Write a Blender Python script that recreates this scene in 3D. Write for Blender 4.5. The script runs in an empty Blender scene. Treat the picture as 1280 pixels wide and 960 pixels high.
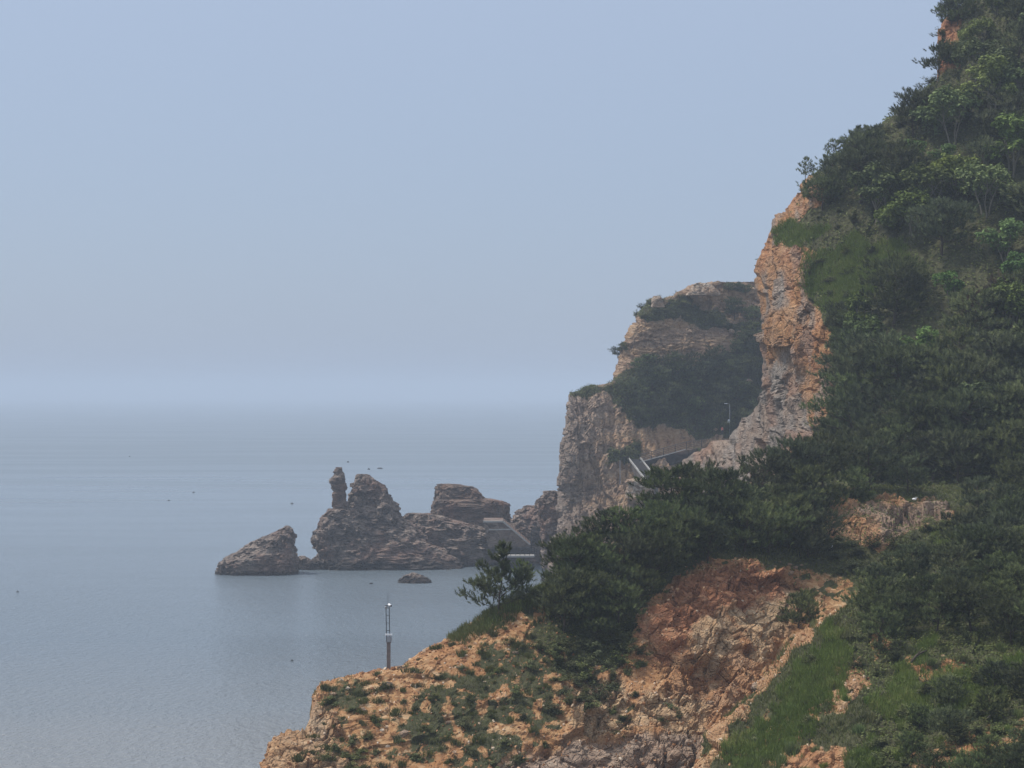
import bpy, bmesh, math, random
import numpy as np
from mathutils import Vector

random.seed(7)
RNG = np.random.default_rng(11)
sc = bpy.context.scene
COL = sc.collection
F, CX, HZ, H = 2560.0, 640.0, 490.0, 40.0      # focal length in photo pixels, centre column, horizon row, eye height above the sea


def W(px, py, Y):
    """photo column/row at a real distance Y (metres) -> a point of the place"""
    return np.array([(px - CX) / F * Y, Y, H + (HZ - py) / F * Y])


def sea_y(py):
    return H * F / (py - HZ)


# ------------------------------------------------------------------ noise
def _hash(ix, iy, iz, seed):
    h = (ix.astype(np.int64) * 374761393 + iy.astype(np.int64) * 668265263 + iz.astype(np.int64) * 2147483647 + seed * 974711) & 0xFFFFFFFF
    h = ((h ^ (h >> 13)) * 1274126177) & 0xFFFFFFFF
    h = ((h ^ (h >> 16)) * 2246822519) & 0xFFFFFFFF
    h = h ^ (h >> 15)
    return (h & 0xFFFFFF) / float(0xFFFFFF)


def vnoise(p, seed=0):
    f = np.floor(p)
    t = p - f
    t = t * t * t * (t * (t * 6 - 15) + 10)
    i = f.astype(np.int64)
    out = 0
    for dx in (0, 1):
        wx = t[:, 0] if dx else 1 - t[:, 0]
        for dy in (0, 1):
            wy = t[:, 1] if dy else 1 - t[:, 1]
            for dz in (0, 1):
                wz = t[:, 2] if dz else 1 - t[:, 2]
                out = out + wx * wy * wz * _hash(i[:, 0] + dx, i[:, 1] + dy, i[:, 2] + dz, seed)
    return out * 2 - 1


def fbm(p, oct=4, seed=0, gain=0.5):
    a, s, out = 1.0, 0.0, 0
    q = p.copy()
    for k in range(oct):
        out = out + a * vnoise(q, seed + k * 17)
        s += a
        a *= gain
        q = q * 2.03 + 11.7
    return out / s


def blocky(p, seed=0, tilt=0.7):
    """broken blocks: every cell is a tilted plane with its own offset"""
    f = np.floor(p).astype(np.int64)
    best = np.full(len(p), 1e9)
    val = np.zeros(len(p))
    for dx in (-1, 0, 1):
        for dy in (-1, 0, 1):
            for dz in (-1, 0, 1):
                c = f + np.array([dx, dy, dz])
                r = [_hash(c[:, 0], c[:, 1], c[:, 2], seed + k) for k in range(7)]
                d = p - (c + np.stack(r[:3], 1))
                dist = np.abs(d).max(1) * 0.5 + np.sqrt((d * d).sum(1)) * 0.5
                v = (r[3] - .5) * 1.6 + tilt * ((r[4] - .5) * d[:, 0] + (r[5] - .5) * d[:, 1] + (r[6] - .5) * d[:, 2]) * 2
                m = dist < best
                best = np.where(m, dist, best)
                val = np.where(m, v, val)
    return val


def rot_y(p, deg):
    a = math.radians(deg)
    q = p.copy()
    q[:, 0] = p[:, 0] * math.cos(a) + p[:, 2] * math.sin(a)
    q[:, 2] = -p[:, 0] * math.sin(a) + p[:, 2] * math.cos(a)
    return q


def rockdisp(p, size=1.0, dip=12, stretch=(1, 1, 1), seed=0, wt=(.95, .6, .32, .5, .8)):
    w = p + 0.4 * size * np.stack([fbm(p / (3 * size), 3, seed + 5), fbm(p / (3 * size), 3, seed + 6), fbm(p / (3 * size), 3, seed + 7)], 1)
    q = rot_y(w, dip) / np.array(stretch)
    c = fbm(q / (3.1 * size), 3, seed + 71)
    c2 = fbm(q / (1.3 * size), 2, seed + 73)
    return (wt[0] * blocky(q / (4.2 * size), seed) + wt[1] * blocky(q / (1.7 * size), seed + 31)
            + wt[2] * blocky(q / (0.7 * size), seed + 57) + wt[3] * fbm(p / (6 * size), 4, seed + 3)
            - wt[4] * np.exp(-(c / .035) ** 2) - .5 * wt[4] * np.exp(-(c2 / .05) ** 2))


def smooth(a, b, x):
    t = np.clip((x - a) / (b - a), 0, 1)
    return t * t * (3 - 2 * t)


def sdf_poly(px, py, poly):
    """signed distance, negative inside"""
    poly = np.array(poly, float)
    d = np.full(px.shape, 1e18)
    s = np.ones(px.shape)
    n = len(poly)
    for i in range(n):
        a, b = poly[i], poly[i - 1]
        ex, ey = b - a
        wx, wy = px - a[0], py - a[1]
        t = np.clip((wx * ex + wy * ey) / (ex * ex + ey * ey + 1e-12), 0, 1)
        d = np.minimum(d, (wx - ex * t) ** 2 + (wy - ey * t) ** 2)
        c1, c2, c3 = py >= a[1], py < b[1], ex * wy > ey * wx
        flip = (c1 & c2 & c3) | (~c1 & ~c2 & ~c3)
        s = np.where(flip, -s, s)
    return s * np.sqrt(d)


def zone(px, py, polys, soft=10, wob=14, scale=25, seed=3):
    """0..1 mask of polygons given in photo pixels, with a ragged edge"""
    pp = np.stack([px.ravel() / scale, py.ravel() / scale, np.zeros(px.size)], 1)
    n = fbm(pp, 4, seed).reshape(px.shape) * wob * 2
    d = np.full(px.shape, 1e9)
    for po in polys:
        d = np.minimum(d, sdf_poly(px, py, po))
    return 1 - smooth(-soft, soft, d + n)


class RBF:
    def __init__(self, pts):
        pts = np.array(pts, float)
        self.x = pts[:, :2] / 300.0
        n = len(pts)
        A = np.zeros((n + 3, n + 3))
        r = np.linalg.norm(self.x[:, None] - self.x[None], axis=2)
        A[:n, :n] = self.k(r) + np.eye(n) * 0.004
        A[:n, n] = 1
        A[:n, n + 1:] = self.x
        A[n:, :n] = A[:n, n:].T
        self.w = np.linalg.solve(A, np.concatenate([np.log(pts[:, 2]), np.zeros(3)]))

    @staticmethod
    def k(r):
        return r * r * np.log(r + 1e-9)

    def __call__(self, px, py):
        q = np.stack([px.ravel(), py.ravel()], 1) / 300.0
        out = np.zeros(len(q))
        n = len(self.x)
        for i in range(n):
            out += self.w[i] * self.k(np.linalg.norm(q - self.x[i], axis=1))
        out += self.w[n] + q @ self.w[n + 1:]
        return np.exp(out).reshape(px.shape)


# ------------------------------------------------------------------ mesh helpers
def mesh_np(name, V, faces, attrs=None, smooth_shade=False, mats=(), fmat=None):
    """faces: (n,k) int array, all of one size"""
    me = bpy.data.meshes.new(name)
    V = np.asarray(V, np.float32)
    faces = np.asarray(faces, np.int32)
    n, k = faces.shape
    me.vertices.add(len(V))
    me.vertices.foreach_set('co', V.ravel())
    me.loops.add(n * k)
    me.loops.foreach_set('vertex_index', faces.ravel())
    me.polygons.add(n)
    me.polygons.foreach_set('loop_start', np.arange(0, n * k, k, dtype=np.int32))
    me.polygons.foreach_set('loop_total', np.full(n, k, np.int32))
    if fmat is not None:
        me.polygons.foreach_set('material_index', np.asarray(fmat, np.int32))
    me.polygons.foreach_set('use_smooth', np.full(n, bool(smooth_shade)))
    for m in mats:
        me.materials.append(m)
    me.update(calc_edges=True)
    for a, v in (attrs or {}).items():
        at = me.attributes.new(a, 'FLOAT', 'POINT')
        at.data.foreach_set('value', np.asarray(v, np.float32).ravel())
    return me


def link(name, me, parent=None):
    o = bpy.data.objects.new(name, me)
    COL.objects.link(o)
    if parent is not None:
        o.parent = parent
    return o


def tag(o, label=None, cat=None, group=None, kind=None):
    if label:
        o['label'] = label
    if cat:
        o['category'] = cat
    if group:
        o['group'] = group
    if kind:
        o['kind'] = kind
    return o


def empty(name, loc, label=None, cat=None, group=None):
    o = bpy.data.objects.new(name, None)
    o.empty_display_size = 0.3
    COL.objects.link(o)
    o.location = loc
    return tag(o, label, cat, group)


class MB:
    """collects boxes, bars and tubes into one mesh"""
    def __init__(self):
        self.bm = bmesh.new()

    def box(self, c, s, rz=0, bevel=0):
        r = bmesh.ops.create_cube(self.bm, size=1)
        vs = r['verts']
        ca, sa = math.cos(rz), math.sin(rz)
        for v in vs:
            x, y, z = v.co.x * s[0], v.co.y * s[1], v.co.z * s[2]
            v.co = (c[0] + x * ca - y * sa, c[1] + x * sa + y * ca, c[2] + z)
        return self

    def tube(self, pts, radii, n=7):
        pts = [Vector(p) for p in pts]
        rings = []
        for i, p in enumerate(pts):
            d = (pts[min(i + 1, len(pts) - 1)] - pts[max(i - 1, 0)]).normalized()
            a = d.orthogonal().normalized()
            b = d.cross(a)
            r = radii[i] if hasattr(radii, '__len__') else radii
            rings.append([self.bm.verts.new(p + a * (math.cos(2 * math.pi * k / n) * r) + b * (math.sin(2 * math.pi * k / n) * r)) for k in range(n)])
        for i in range(len(rings) - 1):
            for k in range(n):
                self.bm.faces.new((rings[i][k], rings[i][(k + 1) % n], rings[i + 1][(k + 1) % n], rings[i + 1][k]))
        self.bm.faces.new(rings[0][::-1])
        self.bm.faces.new(rings[-1])
        return self

    def bar(self, a, b, w, t):
        """a rectangular bar from a to b"""
        a, b = Vector(a), Vector(b)
        d = (b - a).normalized()
        u = Vector((0, 0, 1)) if abs(d.z) < 0.95 else Vector((1, 0, 0))
        s = d.cross(u).normalized()
        u = s.cross(d)
        vs = [self.bm.verts.new(p + s * (sx * w / 2) + u * (sy * t / 2)) for p in (a, b) for sx, sy in ((-1, -1), (1, -1), (1, 1), (-1, 1))]
        for f in ((3, 2, 1, 0), (4, 5, 6, 7), (0, 1, 5, 4), (1, 2, 6, 5), (2, 3, 7, 6), (3, 0, 4, 7)):
            self.bm.faces.new([vs[i] for i in f])
        return self

    def prism(self, outline, y0, y1):
        """outline of (x,z) points extruded from y0 to y1"""
        a = [self.bm.verts.new((x, y0, z)) for x, z in outline]
        b = [self.bm.verts.new((x, y1, z)) for x, z in outline]
        self.bm.faces.new(a)
        self.bm.faces.new(b[::-1])
        n = len(a)
        for i in range(n):
            self.bm.faces.new((a[i], b[i], b[(i + 1) % n], a[(i + 1) % n]))
        return self

    def build(self, name, mat, parent=None, smooth_shade=False, mats=None):
        bmesh.ops.recalc_face_normals(self.bm, faces=self.bm.faces)
        me = bpy.data.meshes.new(name)
        self.bm.to_mesh(me)
        self.bm.free()
        for m in (mats or [mat]):
            me.materials.append(m)
        if smooth_shade:
            me.shade_smooth()
        return link(name, me, parent)


# ------------------------------------------------------------------ materials
class NT:
    def __init__(self, name):
        self.m = bpy.data.materials.new(name)
        self.m.use_nodes = True
        self.t = self.m.node_tree
        self.t.nodes.clear()
        self.out = self.n('ShaderNodeOutputMaterial')
        self.b = self.n('ShaderNodeBsdfPrincipled')
        self.t.links.new(self.b.outputs[0], self.out.inputs[0])
        self.co = self.n('ShaderNodeTexCoord').outputs['Object']

    def n(self, t, **kw):
        nd = self.t.nodes.new(t)
        for k, v in kw.items():
            setattr(nd, k, v)
        return nd

    def put(self, sock, v):
        if hasattr(v, 'links') or isinstance(v, bpy.types.NodeSocket):
            self.t.links.new(v, sock)
        elif isinstance(v, (tuple, list)) and len(v) == 3 and sock.type == 'RGBA':
            sock.default_value = (*v, 1)
        else:
            sock.default_value = v

    def attr(self, name):
        return self.n('ShaderNodeAttribute', attribute_name=name).outputs['Fac']

    def math(self, op, a, b=0.0, clamp=False):
        nd = self.n('ShaderNodeMath', operation=op, use_clamp=clamp)
        self.put(nd.inputs[0], a)
        self.put(nd.inputs[1], b)
        return nd.outputs[0]

    def mapr(self, v, a, b, c=0.0, d=1.0):
        nd = self.n('ShaderNodeMapRange')
        nd.interpolation_type = 'SMOOTHSTEP'
        self.put(nd.inputs[0], v)
        for i, x in enumerate((a, b, c, d)):
            nd.inputs[i + 1].default_value = x
        return nd.outputs[0]

    def scale(self, s, rot=(0, 0, 0)):
        nd = self.n('ShaderNodeMapping')
        self.put(nd.inputs[0], self.co)
        nd.inputs['Scale'].default_value = s
        nd.inputs['Rotation'].default_value = [math.radians(r) for r in rot]
        return nd.outputs[0]

    def noise(self, scale, detail=5, rough=0.6, vec=None, dist=0.0):
        nd = self.n('ShaderNodeTexNoise')
        self.put(nd.inputs['Vector'], vec or self.co)
        nd.inputs['Scale'].default_value = scale
        nd.inputs['Detail'].default_value = detail
        nd.inputs['Roughness'].default_value = rough
        nd.inputs['Distortion'].default_value = dist
        return nd.outputs['Fac']

    def voro(self, scale, feature='F1', vec=None, out='Distance', rnd=1.0):
        nd = self.n('ShaderNodeTexVoronoi', feature=feature)
        self.put(nd.inputs['Vector'], vec or self.co)
        nd.inputs['Scale'].default_value = scale
        nd.inputs['Randomness'].default_value = rnd
        return nd.outputs[out]

    def ramp(self, v, stops):
        nd = self.n('ShaderNodeValToRGB')
        self.put(nd.inputs[0], v)
        el = nd.color_ramp.elements
        while len(el) < len(stops):
            el.new(0.5)
        for e, (p, c) in zip(el, stops):
            e.position = p
            e.color = (*c, 1)
        return nd.outputs[0]

    def mix(self, f, a, b, mode='MIX'):
        nd = self.n('ShaderNodeMix', data_type='RGBA', blend_type=mode)
        self.put(nd.inputs[0], f)
        self.put(nd.inputs[6], a)
        self.put(nd.inputs[7], b)
        return nd.outputs[2]

    def bump(self, h, strength=0.5, dist=0.1, normal=None):
        nd = self.n('ShaderNodeBump')
        nd.inputs['Strength'].default_value = strength
        nd.inputs['Distance'].default_value = dist
        self.put(nd.inputs['Height'], h)
        if normal is not None:
            self.put(nd.inputs['Normal'], normal)
        return nd.outputs[0]

    def done(self, col, rough=0.85, normal=None, spec=0.25):
        self.put(self.b.inputs['Base Color'], col)
        self.put(self.b.inputs['Roughness'], rough)
        self.b.inputs['Specular IOR Level'].default_value = spec
        if normal is not None:
            self.put(self.b.inputs['Normal'], normal)
        return self.m


def plain(name, col, rough=0.6, metal=0.0, var=0.25):
    t = NT(name)
    n = t.noise(3.0, 4)
    c = t.mix(t.mapr(n, .35, .7), tuple(x * (1 - var) for x in col), col)
    t.b.inputs['Metallic'].default_value = metal
    return t.done(c, rough)


def rock_material(name, pal, k=1.0, dip=(0, 12, 0), layer=1.0, wet=None):
    """pal: dark, mid, light, warm"""
    t = NT(name)
    v = t.scale((0.5 * k, 0.5 * k, 1.0 * k), dip)
    lay = t.noise(0.8, 6, 0.65, v, 0.6)
    big = t.noise(0.13 * k, 4, 0.6)
    fine = t.noise(1.6 * k, 6, 0.7)
    cells = t.voro(0.55 * k, 'F1', t.scale((1, 1, 1.6), dip), 'Color')
    g = t.n('ShaderNodeRGBToBW')
    t.put(g.inputs[0], cells)
    f = t.math('ADD', t.math('MULTIPLY', lay, 0.45 * layer), t.math('ADD', t.math('MULTIPLY', fine, 0.4), t.math('MULTIPLY', g.outputs[0], 0.3)))
    c = t.ramp(f, [(0.32, pal[0]), (0.5, pal[1]), (0.72, pal[2])])
    c = t.mix(t.mapr(big, .45, .66, 0, .85), c, t.mix(fine, pal[3], tuple(x * 1.35 for x in pal[3])))
    if wet is not None:
        z = t.n('ShaderNodeSeparateXYZ')
        t.put(z.inputs[0], t.co)
        zz = t.math('ADD', z.outputs[2], t.math('MULTIPLY', t.noise(.5, 3), -1.4))
        c = t.mix(t.mapr(zz, wet - .4, wet + .7, 0.85, 0), c, (0.022, 0.02, 0.02))
    crack = t.voro(0.8 * k, 'DISTANCE_TO_EDGE', t.scale((1, 1, 1.5), dip))
    crack2 = t.voro(2.2 * k, 'DISTANCE_TO_EDGE', t.scale((1, 1, 1.5), dip))
    h = t.math('ADD', t.math('MULTIPLY', t.mapr(crack, 0, .09), .5), t.math('ADD', t.math('MULTIPLY', t.mapr(crack2, 0, .12), .25), t.math('ADD', fine, lay)))
    return t.done(c, 0.9, t.bump(h, 0.9, 0.35 / k))


def ground_material():
    """soil, rock and turf, laid by the attributes veg / rock / grey / pale"""
    t = NT('hillside_ground')
    veg, rock, grey, pale, red = (t.attr(a) for a in ('veg', 'rock', 'grey', 'pale', 'red'))
    fine = t.noise(2.2, 6, 0.7)
    peb = t.voro(2.6, 'F1', None, 'Color')
    bw = t.n('ShaderNodeRGBToBW')
    t.put(bw.inputs[0], peb)
    peb = bw.outputs[0]
    big = t.noise(0.16, 5, 0.6)
    mid = t.noise(0.6, 5, 0.65)
    # orange scree soil
    soil = t.ramp(t.math('ADD', t.math('MULTIPLY', mid, .6), t.math('MULTIPLY', peb, .45)),
                  [(0.3, (0.17, 0.082, 0.037)), (0.48, (0.33, 0.172, 0.074)), (0.62, (0.43, 0.255, 0.122)), (0.8, (0.55, 0.40, 0.245))])
    soil = t.mix(t.mapr(big, .42, .62, 0, .7), soil, t.mix(fine, (0.29, 0.135, 0.055), (0.43, 0.215, 0.095)))
    # rock
    lay = t.noise(0.7, 6, 0.68, t.scale((.6, .6, .95), (0, 24, 0)), 0.8)
    f = t.math('ADD', t.math('MULTIPLY', lay, .55), t.math('MULTIPLY', fine, .5))
    orock = t.ramp(f, [(0.34, (0.10, 0.052, 0.03)), (0.47, (0.29, 0.138, 0.060)), (0.58, (0.40, 0.215, 0.10)), (0.72, (0.46, 0.31, 0.185))])
    orock = t.mix(t.mapr(t.noise(.32, 4, .6, t.scale((1, 1, .6), (0, 30, 0))), .42, .62, 0, .6), orock, t.mix(fine, (0.28, 0.16, 0.09), (0.40, 0.27, 0.17)))
    grock = t.ramp(f, [(0.34, (0.075, 0.065, 0.058)), (0.5, (0.215, 0.18, 0.152)), (0.72, (0.39, 0.335, 0.28))])
    prock = t.ramp(f, [(0.32, (0.25, 0.145, 0.078)), (0.5, (0.43, 0.28, 0.155)), (0.7, (0.53, 0.41, 0.27))])
    rrock = t.ramp(f, [(0.34, (0.11, 0.045, 0.024)), (0.52, (0.33, 0.14, 0.066)), (0.72, (0.47, 0.27, 0.15))])
    rk = t.mix(grey, orock, grock)
    rk = t.mix(pale, rk, prock)
    rk = t.mix(red, rk, rrock)
    c = t.mix(rock, soil, rk)
    # turf and litter
    turf = t.ramp(t.math('ADD', t.math('MULTIPLY', mid, .5), t.math('MULTIPLY', fine, .5)),
                  [(0.33, (0.040, 0.034, 0.018)), (0.5, (0.062, 0.062, 0.027)), (0.7, (0.10, 0.097, 0.045))])
    vv = t.math('ADD', veg, t.math('MULTIPLY', t.math('SUBTRACT', fine, .5), .9))
    c = t.mix(t.mapr(vv, .35, .65), c, turf)
    crack = t.voro(0.55, 'DISTANCE_TO_EDGE', t.scale((1, 1, 1.3), (0, 28, 0)))
    crack2 = t.voro(1.7, 'DISTANCE_TO_EDGE', t.scale((1, 1, 1.3), (0, 28, 0)))
    h = t.math('MULTIPLY', rock, t.math('ADD', t.math('MULTIPLY', t.mapr(crack, 0, .07), .8), t.math('MULTIPLY', t.mapr(crack2, 0, .1), .45)))
    h = t.math('ADD', h, t.math('ADD', fine, t.math('MULTIPLY', peb, .5)))
    return t.done(c, 0.92, t.bump(h, 0.9, 0.28))


def leaf_material(name, a, b, var=0.35, rough=0.6, dry=None):
    """a dark, b light, spread by the attribute tint and by the plant"""
    t = NT(name)
    oi = t.n('ShaderNodeObjectInfo').outputs['Random']
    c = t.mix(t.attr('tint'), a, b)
    if dry:
        c = t.mix(t.mapr(t.attr('tint'), .72, .95), c, dry)
    hs = t.n('ShaderNodeHueSaturation')
    t.put(hs.inputs['Hue'], t.mapr(oi, 0, 1, .485, .515))
    t.put(hs.inputs['Saturation'], t.mapr(t.math('FRACT', t.math('MULTIPLY', oi, 7.3)), 0, 1, .85, 1.1))
    t.put(hs.inputs['Value'], t.mapr(t.math('FRACT', t.math('MULTIPLY', oi, 13.7)), 0, 1, 1 - var, 1 + var))
    t.put(hs.inputs['Color'], c)
    m = t.done(hs.outputs[0], rough, None, 0.15)
    tr = t.n('ShaderNodeBsdfTranslucent')
    t.put(tr.inputs['Color'], hs.outputs[0])
    mx = t.n('ShaderNodeMixShader')
    mx.inputs[0].default_value = 0.18
    t.t.links.new(t.b.outputs[0], mx.inputs[1])
    t.t.links.new(tr.outputs[0], mx.inputs[2])
    t.t.links.new(mx.outputs[0], t.out.inputs[0])
    return m


def bark_material(name, a, b):
    t = NT(name)
    n = t.noise(6, 5, .7, t.scale((1, 1, .3)))
    return t.done(t.mix(n, a, b), .9, t.bump(n, .6, .03))


M = {}
M['ground'] = ground_material()
M['stack_rock'] = rock_material('sea_stack_rock', [(0.042, 0.034, 0.03), (0.14, 0.106, 0.088), (0.31, 0.245, 0.20), (0.185, 0.115, 0.088)], 1.0, (0, 10, 0), 1.0, 0.9)
M['block_rock'] = rock_material('dark_banded_rock', [(0.036, 0.029, 0.027), (0.10, 0.073, 0.06), (0.215, 0.155, 0.12), (0.18, 0.10, 0.07)], 1.0, (0, -4, 0), 1.2, 0.9)
M['boulder'] = rock_material('tan_boulder_rock', [(0.13, 0.09, 0.06), (0.33, 0.235, 0.165), (0.52, 0.43, 0.34), (0.34, 0.22, 0.14)], 2.5)
M['pine'] = leaf_material('pine_needles', (0.034, 0.045, 0.020), (0.142, 0.165, 0.064))
M['pine_dead'] = leaf_material('withered_needles', (0.05, 0.030, 0.020), (0.11, 0.065, 0.04))
M['broad'] = leaf_material('broad_leaves', (0.066, 0.092, 0.026), (0.22, 0.27, 0.075))
M['bright'] = leaf_material('fresh_leaves', (0.07, 0.13, 0.025), (0.20, 0.33, 0.075), .15)
M['shrub'] = leaf_material('shrub_leaves', (0.050, 0.062, 0.020), (0.15, 0.162, 0.055))
M['grass'] = leaf_material('grass_blades', (0.066, 0.076, 0.024), (0.175, 0.178, 0.068), .1, .6, (0.24, 0.20, 0.09))
M['meadow'] = leaf_material('meadow_blades', (0.105, 0.15, 0.034), (0.24, 0.29, 0.085), .1, .6, (0.30, 0.28, 0.11))
M['bark'] = bark_material('pine_bark', (0.035, 0.026, 0.02), (0.10, 0.075, 0.058))
M['pale_bark'] = bark_material('pale_bark', (0.10, 0.085, 0.065), (0.27, 0.24, 0.19))
M['concrete'] = plain('weathered_concrete', (0.15, 0.13, 0.118), .85)
M['coping'] = plain('pale_coping', (0.44, 0.42, 0.39), .7)
M['dark_steel'] = plain('dark_painted_steel', (0.05, 0.048, 0.05), .5)
M['grey_steel'] = plain('galvanised_steel', (0.36, 0.37, 0.39), .45, .5)
M['column'] = plain('rust_brown_column', (0.21, 0.175, 0.16), .7)
M['white'] = plain('white_paint', (0.78, 0.79, 0.80), .45, 0, .08)
M['black'] = plain('black_plastic', (0.015, 0.015, 0.017), .35)
M['wood'] = plain('grey_timber', (0.16, 0.125, 0.10), .8)
M['skin'] = plain('skin', (0.50, 0.31, 0.22), .55, 0, .05)
M['hair'] = plain('dark_hair', (0.012, 0.010, 0.009), .6)
M['red_cloth'] = plain('coral_cloth', (0.60, 0.17, 0.14), .8)
M['white_cloth'] = plain('white_cloth', (0.80, 0.79, 0.77), .8, 0, .08)
M['navy_cloth'] = plain('dark_trousers', (0.03, 0.033, 0.045), .8)
M['float'] = plain('dark_float', (0.03, 0.028, 0.028), .5)


# ------------------------------------------------------------------ landforms
class Land:
    """a landform's surface as a grid; px, py remember the photo direction of each grid point"""
    def finish(self, name, amp, disp, attrs, step_normals=3):
        P = self.P
        g = P.copy()
        for _ in range(2):
            g[1:-1, 1:-1] = (g[1:-1, 1:-1] * 2 + g[:-2, 1:-1] + g[2:, 1:-1] + g[1:-1, :-2] + g[1:-1, 2:]) / 6
        N = np.cross(np.gradient(g, axis=1), np.gradient(g, axis=0))
        N /= np.linalg.norm(N, axis=2, keepdims=True) + 1e-9
        toward = (N * (np.array([0, 0, H]) - P)).sum(2)
        r, c = self.ref
        if toward[r, c] < 0:
            N = -N
        d = disp(P.reshape(-1, 3)).reshape(P.shape[:2])
        P = P + N * (amp * d)[..., None]
        self.P = P
        nr, nc = P.shape[:2]
        idx = np.arange(nr * nc).reshape(nr, nc)
        q = np.stack([idx[:-1, :-1], idx[:-1, 1:], idx[1:, 1:], idx[1:, :-1]], -1).reshape(-1, 4)
        Nn = np.cross(np.gradient(P, axis=1), np.gradient(P, axis=0))
        area = np.linalg.norm(Nn, axis=2)
        Nn /= area[..., None] + 1e-9
        s = np.sign((Nn * N).sum(2))[..., None]
        self.N = Nn * np.where(s == 0, 1, s)
        self.area = area
        if (np.cross(P[r, c + 1] - P[r, c], P[r + 1, c] - P[r, c]) * N[r, c]).sum() < 0:
            q = q[:, ::-1]
        me = mesh_np(name, P.reshape(-1, 3), q, attrs, False, [M['ground']])
        self.attrs = attrs
        self.obj = link(name, me)
        tag(self.obj, kind='structure')
        return self

    def at(self, px, py):
        m = self.front
        d = (self.px - px) ** 2 + (self.py - py) ** 2 + np.where(m, 0, 1e12)
        i = np.unravel_index(np.argmin(d), d.shape)
        return self.P[i], self.N[i]

    def scatter(self, n, mask, rng):
        w = (self.area * mask * self.front).ravel()
        w = w / w.sum()
        i = rng.choice(w.size, n, p=w)
        nc = self.P.shape[1]
        r, c = i // nc, i % nc
        r2 = np.clip(r + 1, 0, self.P.shape[0] - 1)
        c2 = np.clip(c + 1, 0, nc - 1)
        a, b = rng.random(n)[:, None], rng.random(n)[:, None]
        p = self.P[r, c] + (self.P[r2, c] - self.P[r, c]) * a + (self.P[r, c2] - self.P[r, c]) * b
        return p, self.N[r, c]


def column_land(xs, top, bottom, step, depth, bulge, bw, back):
    """built column by column under its ridge line; closes over the ridge and down behind it"""
    L = Land()
    T = np.interp(xs, *zip(*top))
    nr = int((bottom - T.min()) / step)
    v = np.linspace(0, 1, nr)
    px = np.repeat(xs[None], nr, 0)
    py = T[None] + (bottom - T[None]) * v[:, None]
    D = depth(px, py)
    t = np.clip((py - T[None]) / bw, 0, 1)
    D = D + bulge * (1 - np.sqrt(1 - (1 - t) ** 2))
    P = np.stack([(px - CX) / F * D, D, H + (HZ - py) / F * D], -1)
    k = np.array(back, float)[::-1]
    B = np.repeat(P[:1], len(k), 0)
    dep = (T - HZ) / F
    B[:, :, 1] += k[:, None]
    B[:, :, 0] += (xs[None] - CX) / F * k[:, None]
    B[:, :, 2] -= (dep[None] + .12) * k[:, None] + .035 * k[:, None] ** 2
    B[:, :, 2] = np.maximum(B[:, :, 2], -0.6)
    L.P = np.concatenate([B, P], 0)
    L.px = np.concatenate([np.repeat(px[:1], len(k), 0), px], 0)
    L.py = np.concatenate([np.repeat(py[:1], len(k), 0), py], 0)
    L.front = np.ones(L.px.shape, bool)
    L.front[:len(k)] = False
    L.front[:, -1] = False
    L.front[-1] = False
    L.ref = (len(k) + nr // 2, len(xs) // 2)
    return L


def row_land(ys, left, us, right, depth, bulge, bw, back):
    """built row by row from its left-hand edge; closes round that edge and away behind it"""
    L = Land()
    xl = np.interp(ys, *zip(*left))
    px = xl[:, None] + (right - xl[:, None]) * us[None]
    py = np.repeat(ys[:, None], len(us), 1)
    D = depth(px, py)
    t = np.clip((px - xl[:, None]) / bw, 0, 1)
    D = D + bulge * (1 - np.sqrt(1 - (1 - t) ** 2))
    P = np.stack([(px - CX) / F * D, D, H + (HZ - py) / F * D], -1)
    k = np.array(back, float)[::-1]
    B = np.repeat(P[:, :1], len(k), 1)
    B[:, :, 1] += k[None]
    B[:, :, 0] += (xl[:, None] - CX) / F * k[None] + .15 * k[None] + .02 * k[None] ** 2
    L.P = np.concatenate([B, P], 1)
    L.px = np.concatenate([np.repeat(px[:, :1], len(k), 1), px], 1)
    L.py = np.concatenate([np.repeat(py[:, :1], len(k), 1), py], 1)
    L.front = np.ones(L.px.shape, bool)
    L.front[:, :len(k)] = False
    L.front[:, -1] = False
    L.front[-1] = False
    L.ref = (len(ys) // 2, len(k) + len(us) // 2)
    return L


BACK = [.3, .8, 1.6, 3, 5, 8, 12, 18]
zero = lambda a: np.zeros(a.shape)

# --- the foreground headland
top_head = [(326, 1010), (332, 945), (337, 930), (346, 920), (384, 913), (387, 868), (400, 852), (425, 844), (450, 840), (485, 836), (505, 830), (530, 812),
            (560, 796), (600, 774), (640, 752), (680, 730), (720, 708), (760, 690), (800, 672), (860, 652), (910, 640), (960, 630), (1040, 610), (1100, 605), (1200, 605), (1345, 600), (1520, 590)]
dep_head = RBF([(330, 1010, 137), (340, 950, 141), (440, 842, 150), (500, 832, 151), (500, 900, 145), (500, 1010, 137), (600, 774, 157), (600, 860, 149), (640, 940, 142), (640, 1010, 138),
                (680, 728, 163), (700, 800, 155), (700, 880, 148), (700, 1010, 138), (760, 690, 169), (860, 650, 179), (960, 628, 189), (1040, 608, 198), (1100, 605, 202), (1200, 605, 202), (1340, 600, 198),
                (800, 880, 150), (800, 800, 157.5), (850, 730, 168), (900, 870, 154), (900, 800, 162), (950, 718, 172), (960, 780, 168), (990, 740, 172), (880, 930, 147), (760, 930, 145), (760, 1010, 139),
                (900, 1010, 142), (1000, 680, 181), (1060, 650, 187), (1150, 650, 188), (1280, 640, 185), (1060, 720, 176), (1200, 720, 173), (1340, 720, 169), (1340, 1010, 140), (1100, 900, 152), (1000, 860, 160), (1520, 595, 192), (1520, 720, 166), (1520, 1010, 138)])
xs = np.concatenate([np.arange(326, 1346, 2.0), np.arange(1346, 1520, 6.0)])
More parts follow.
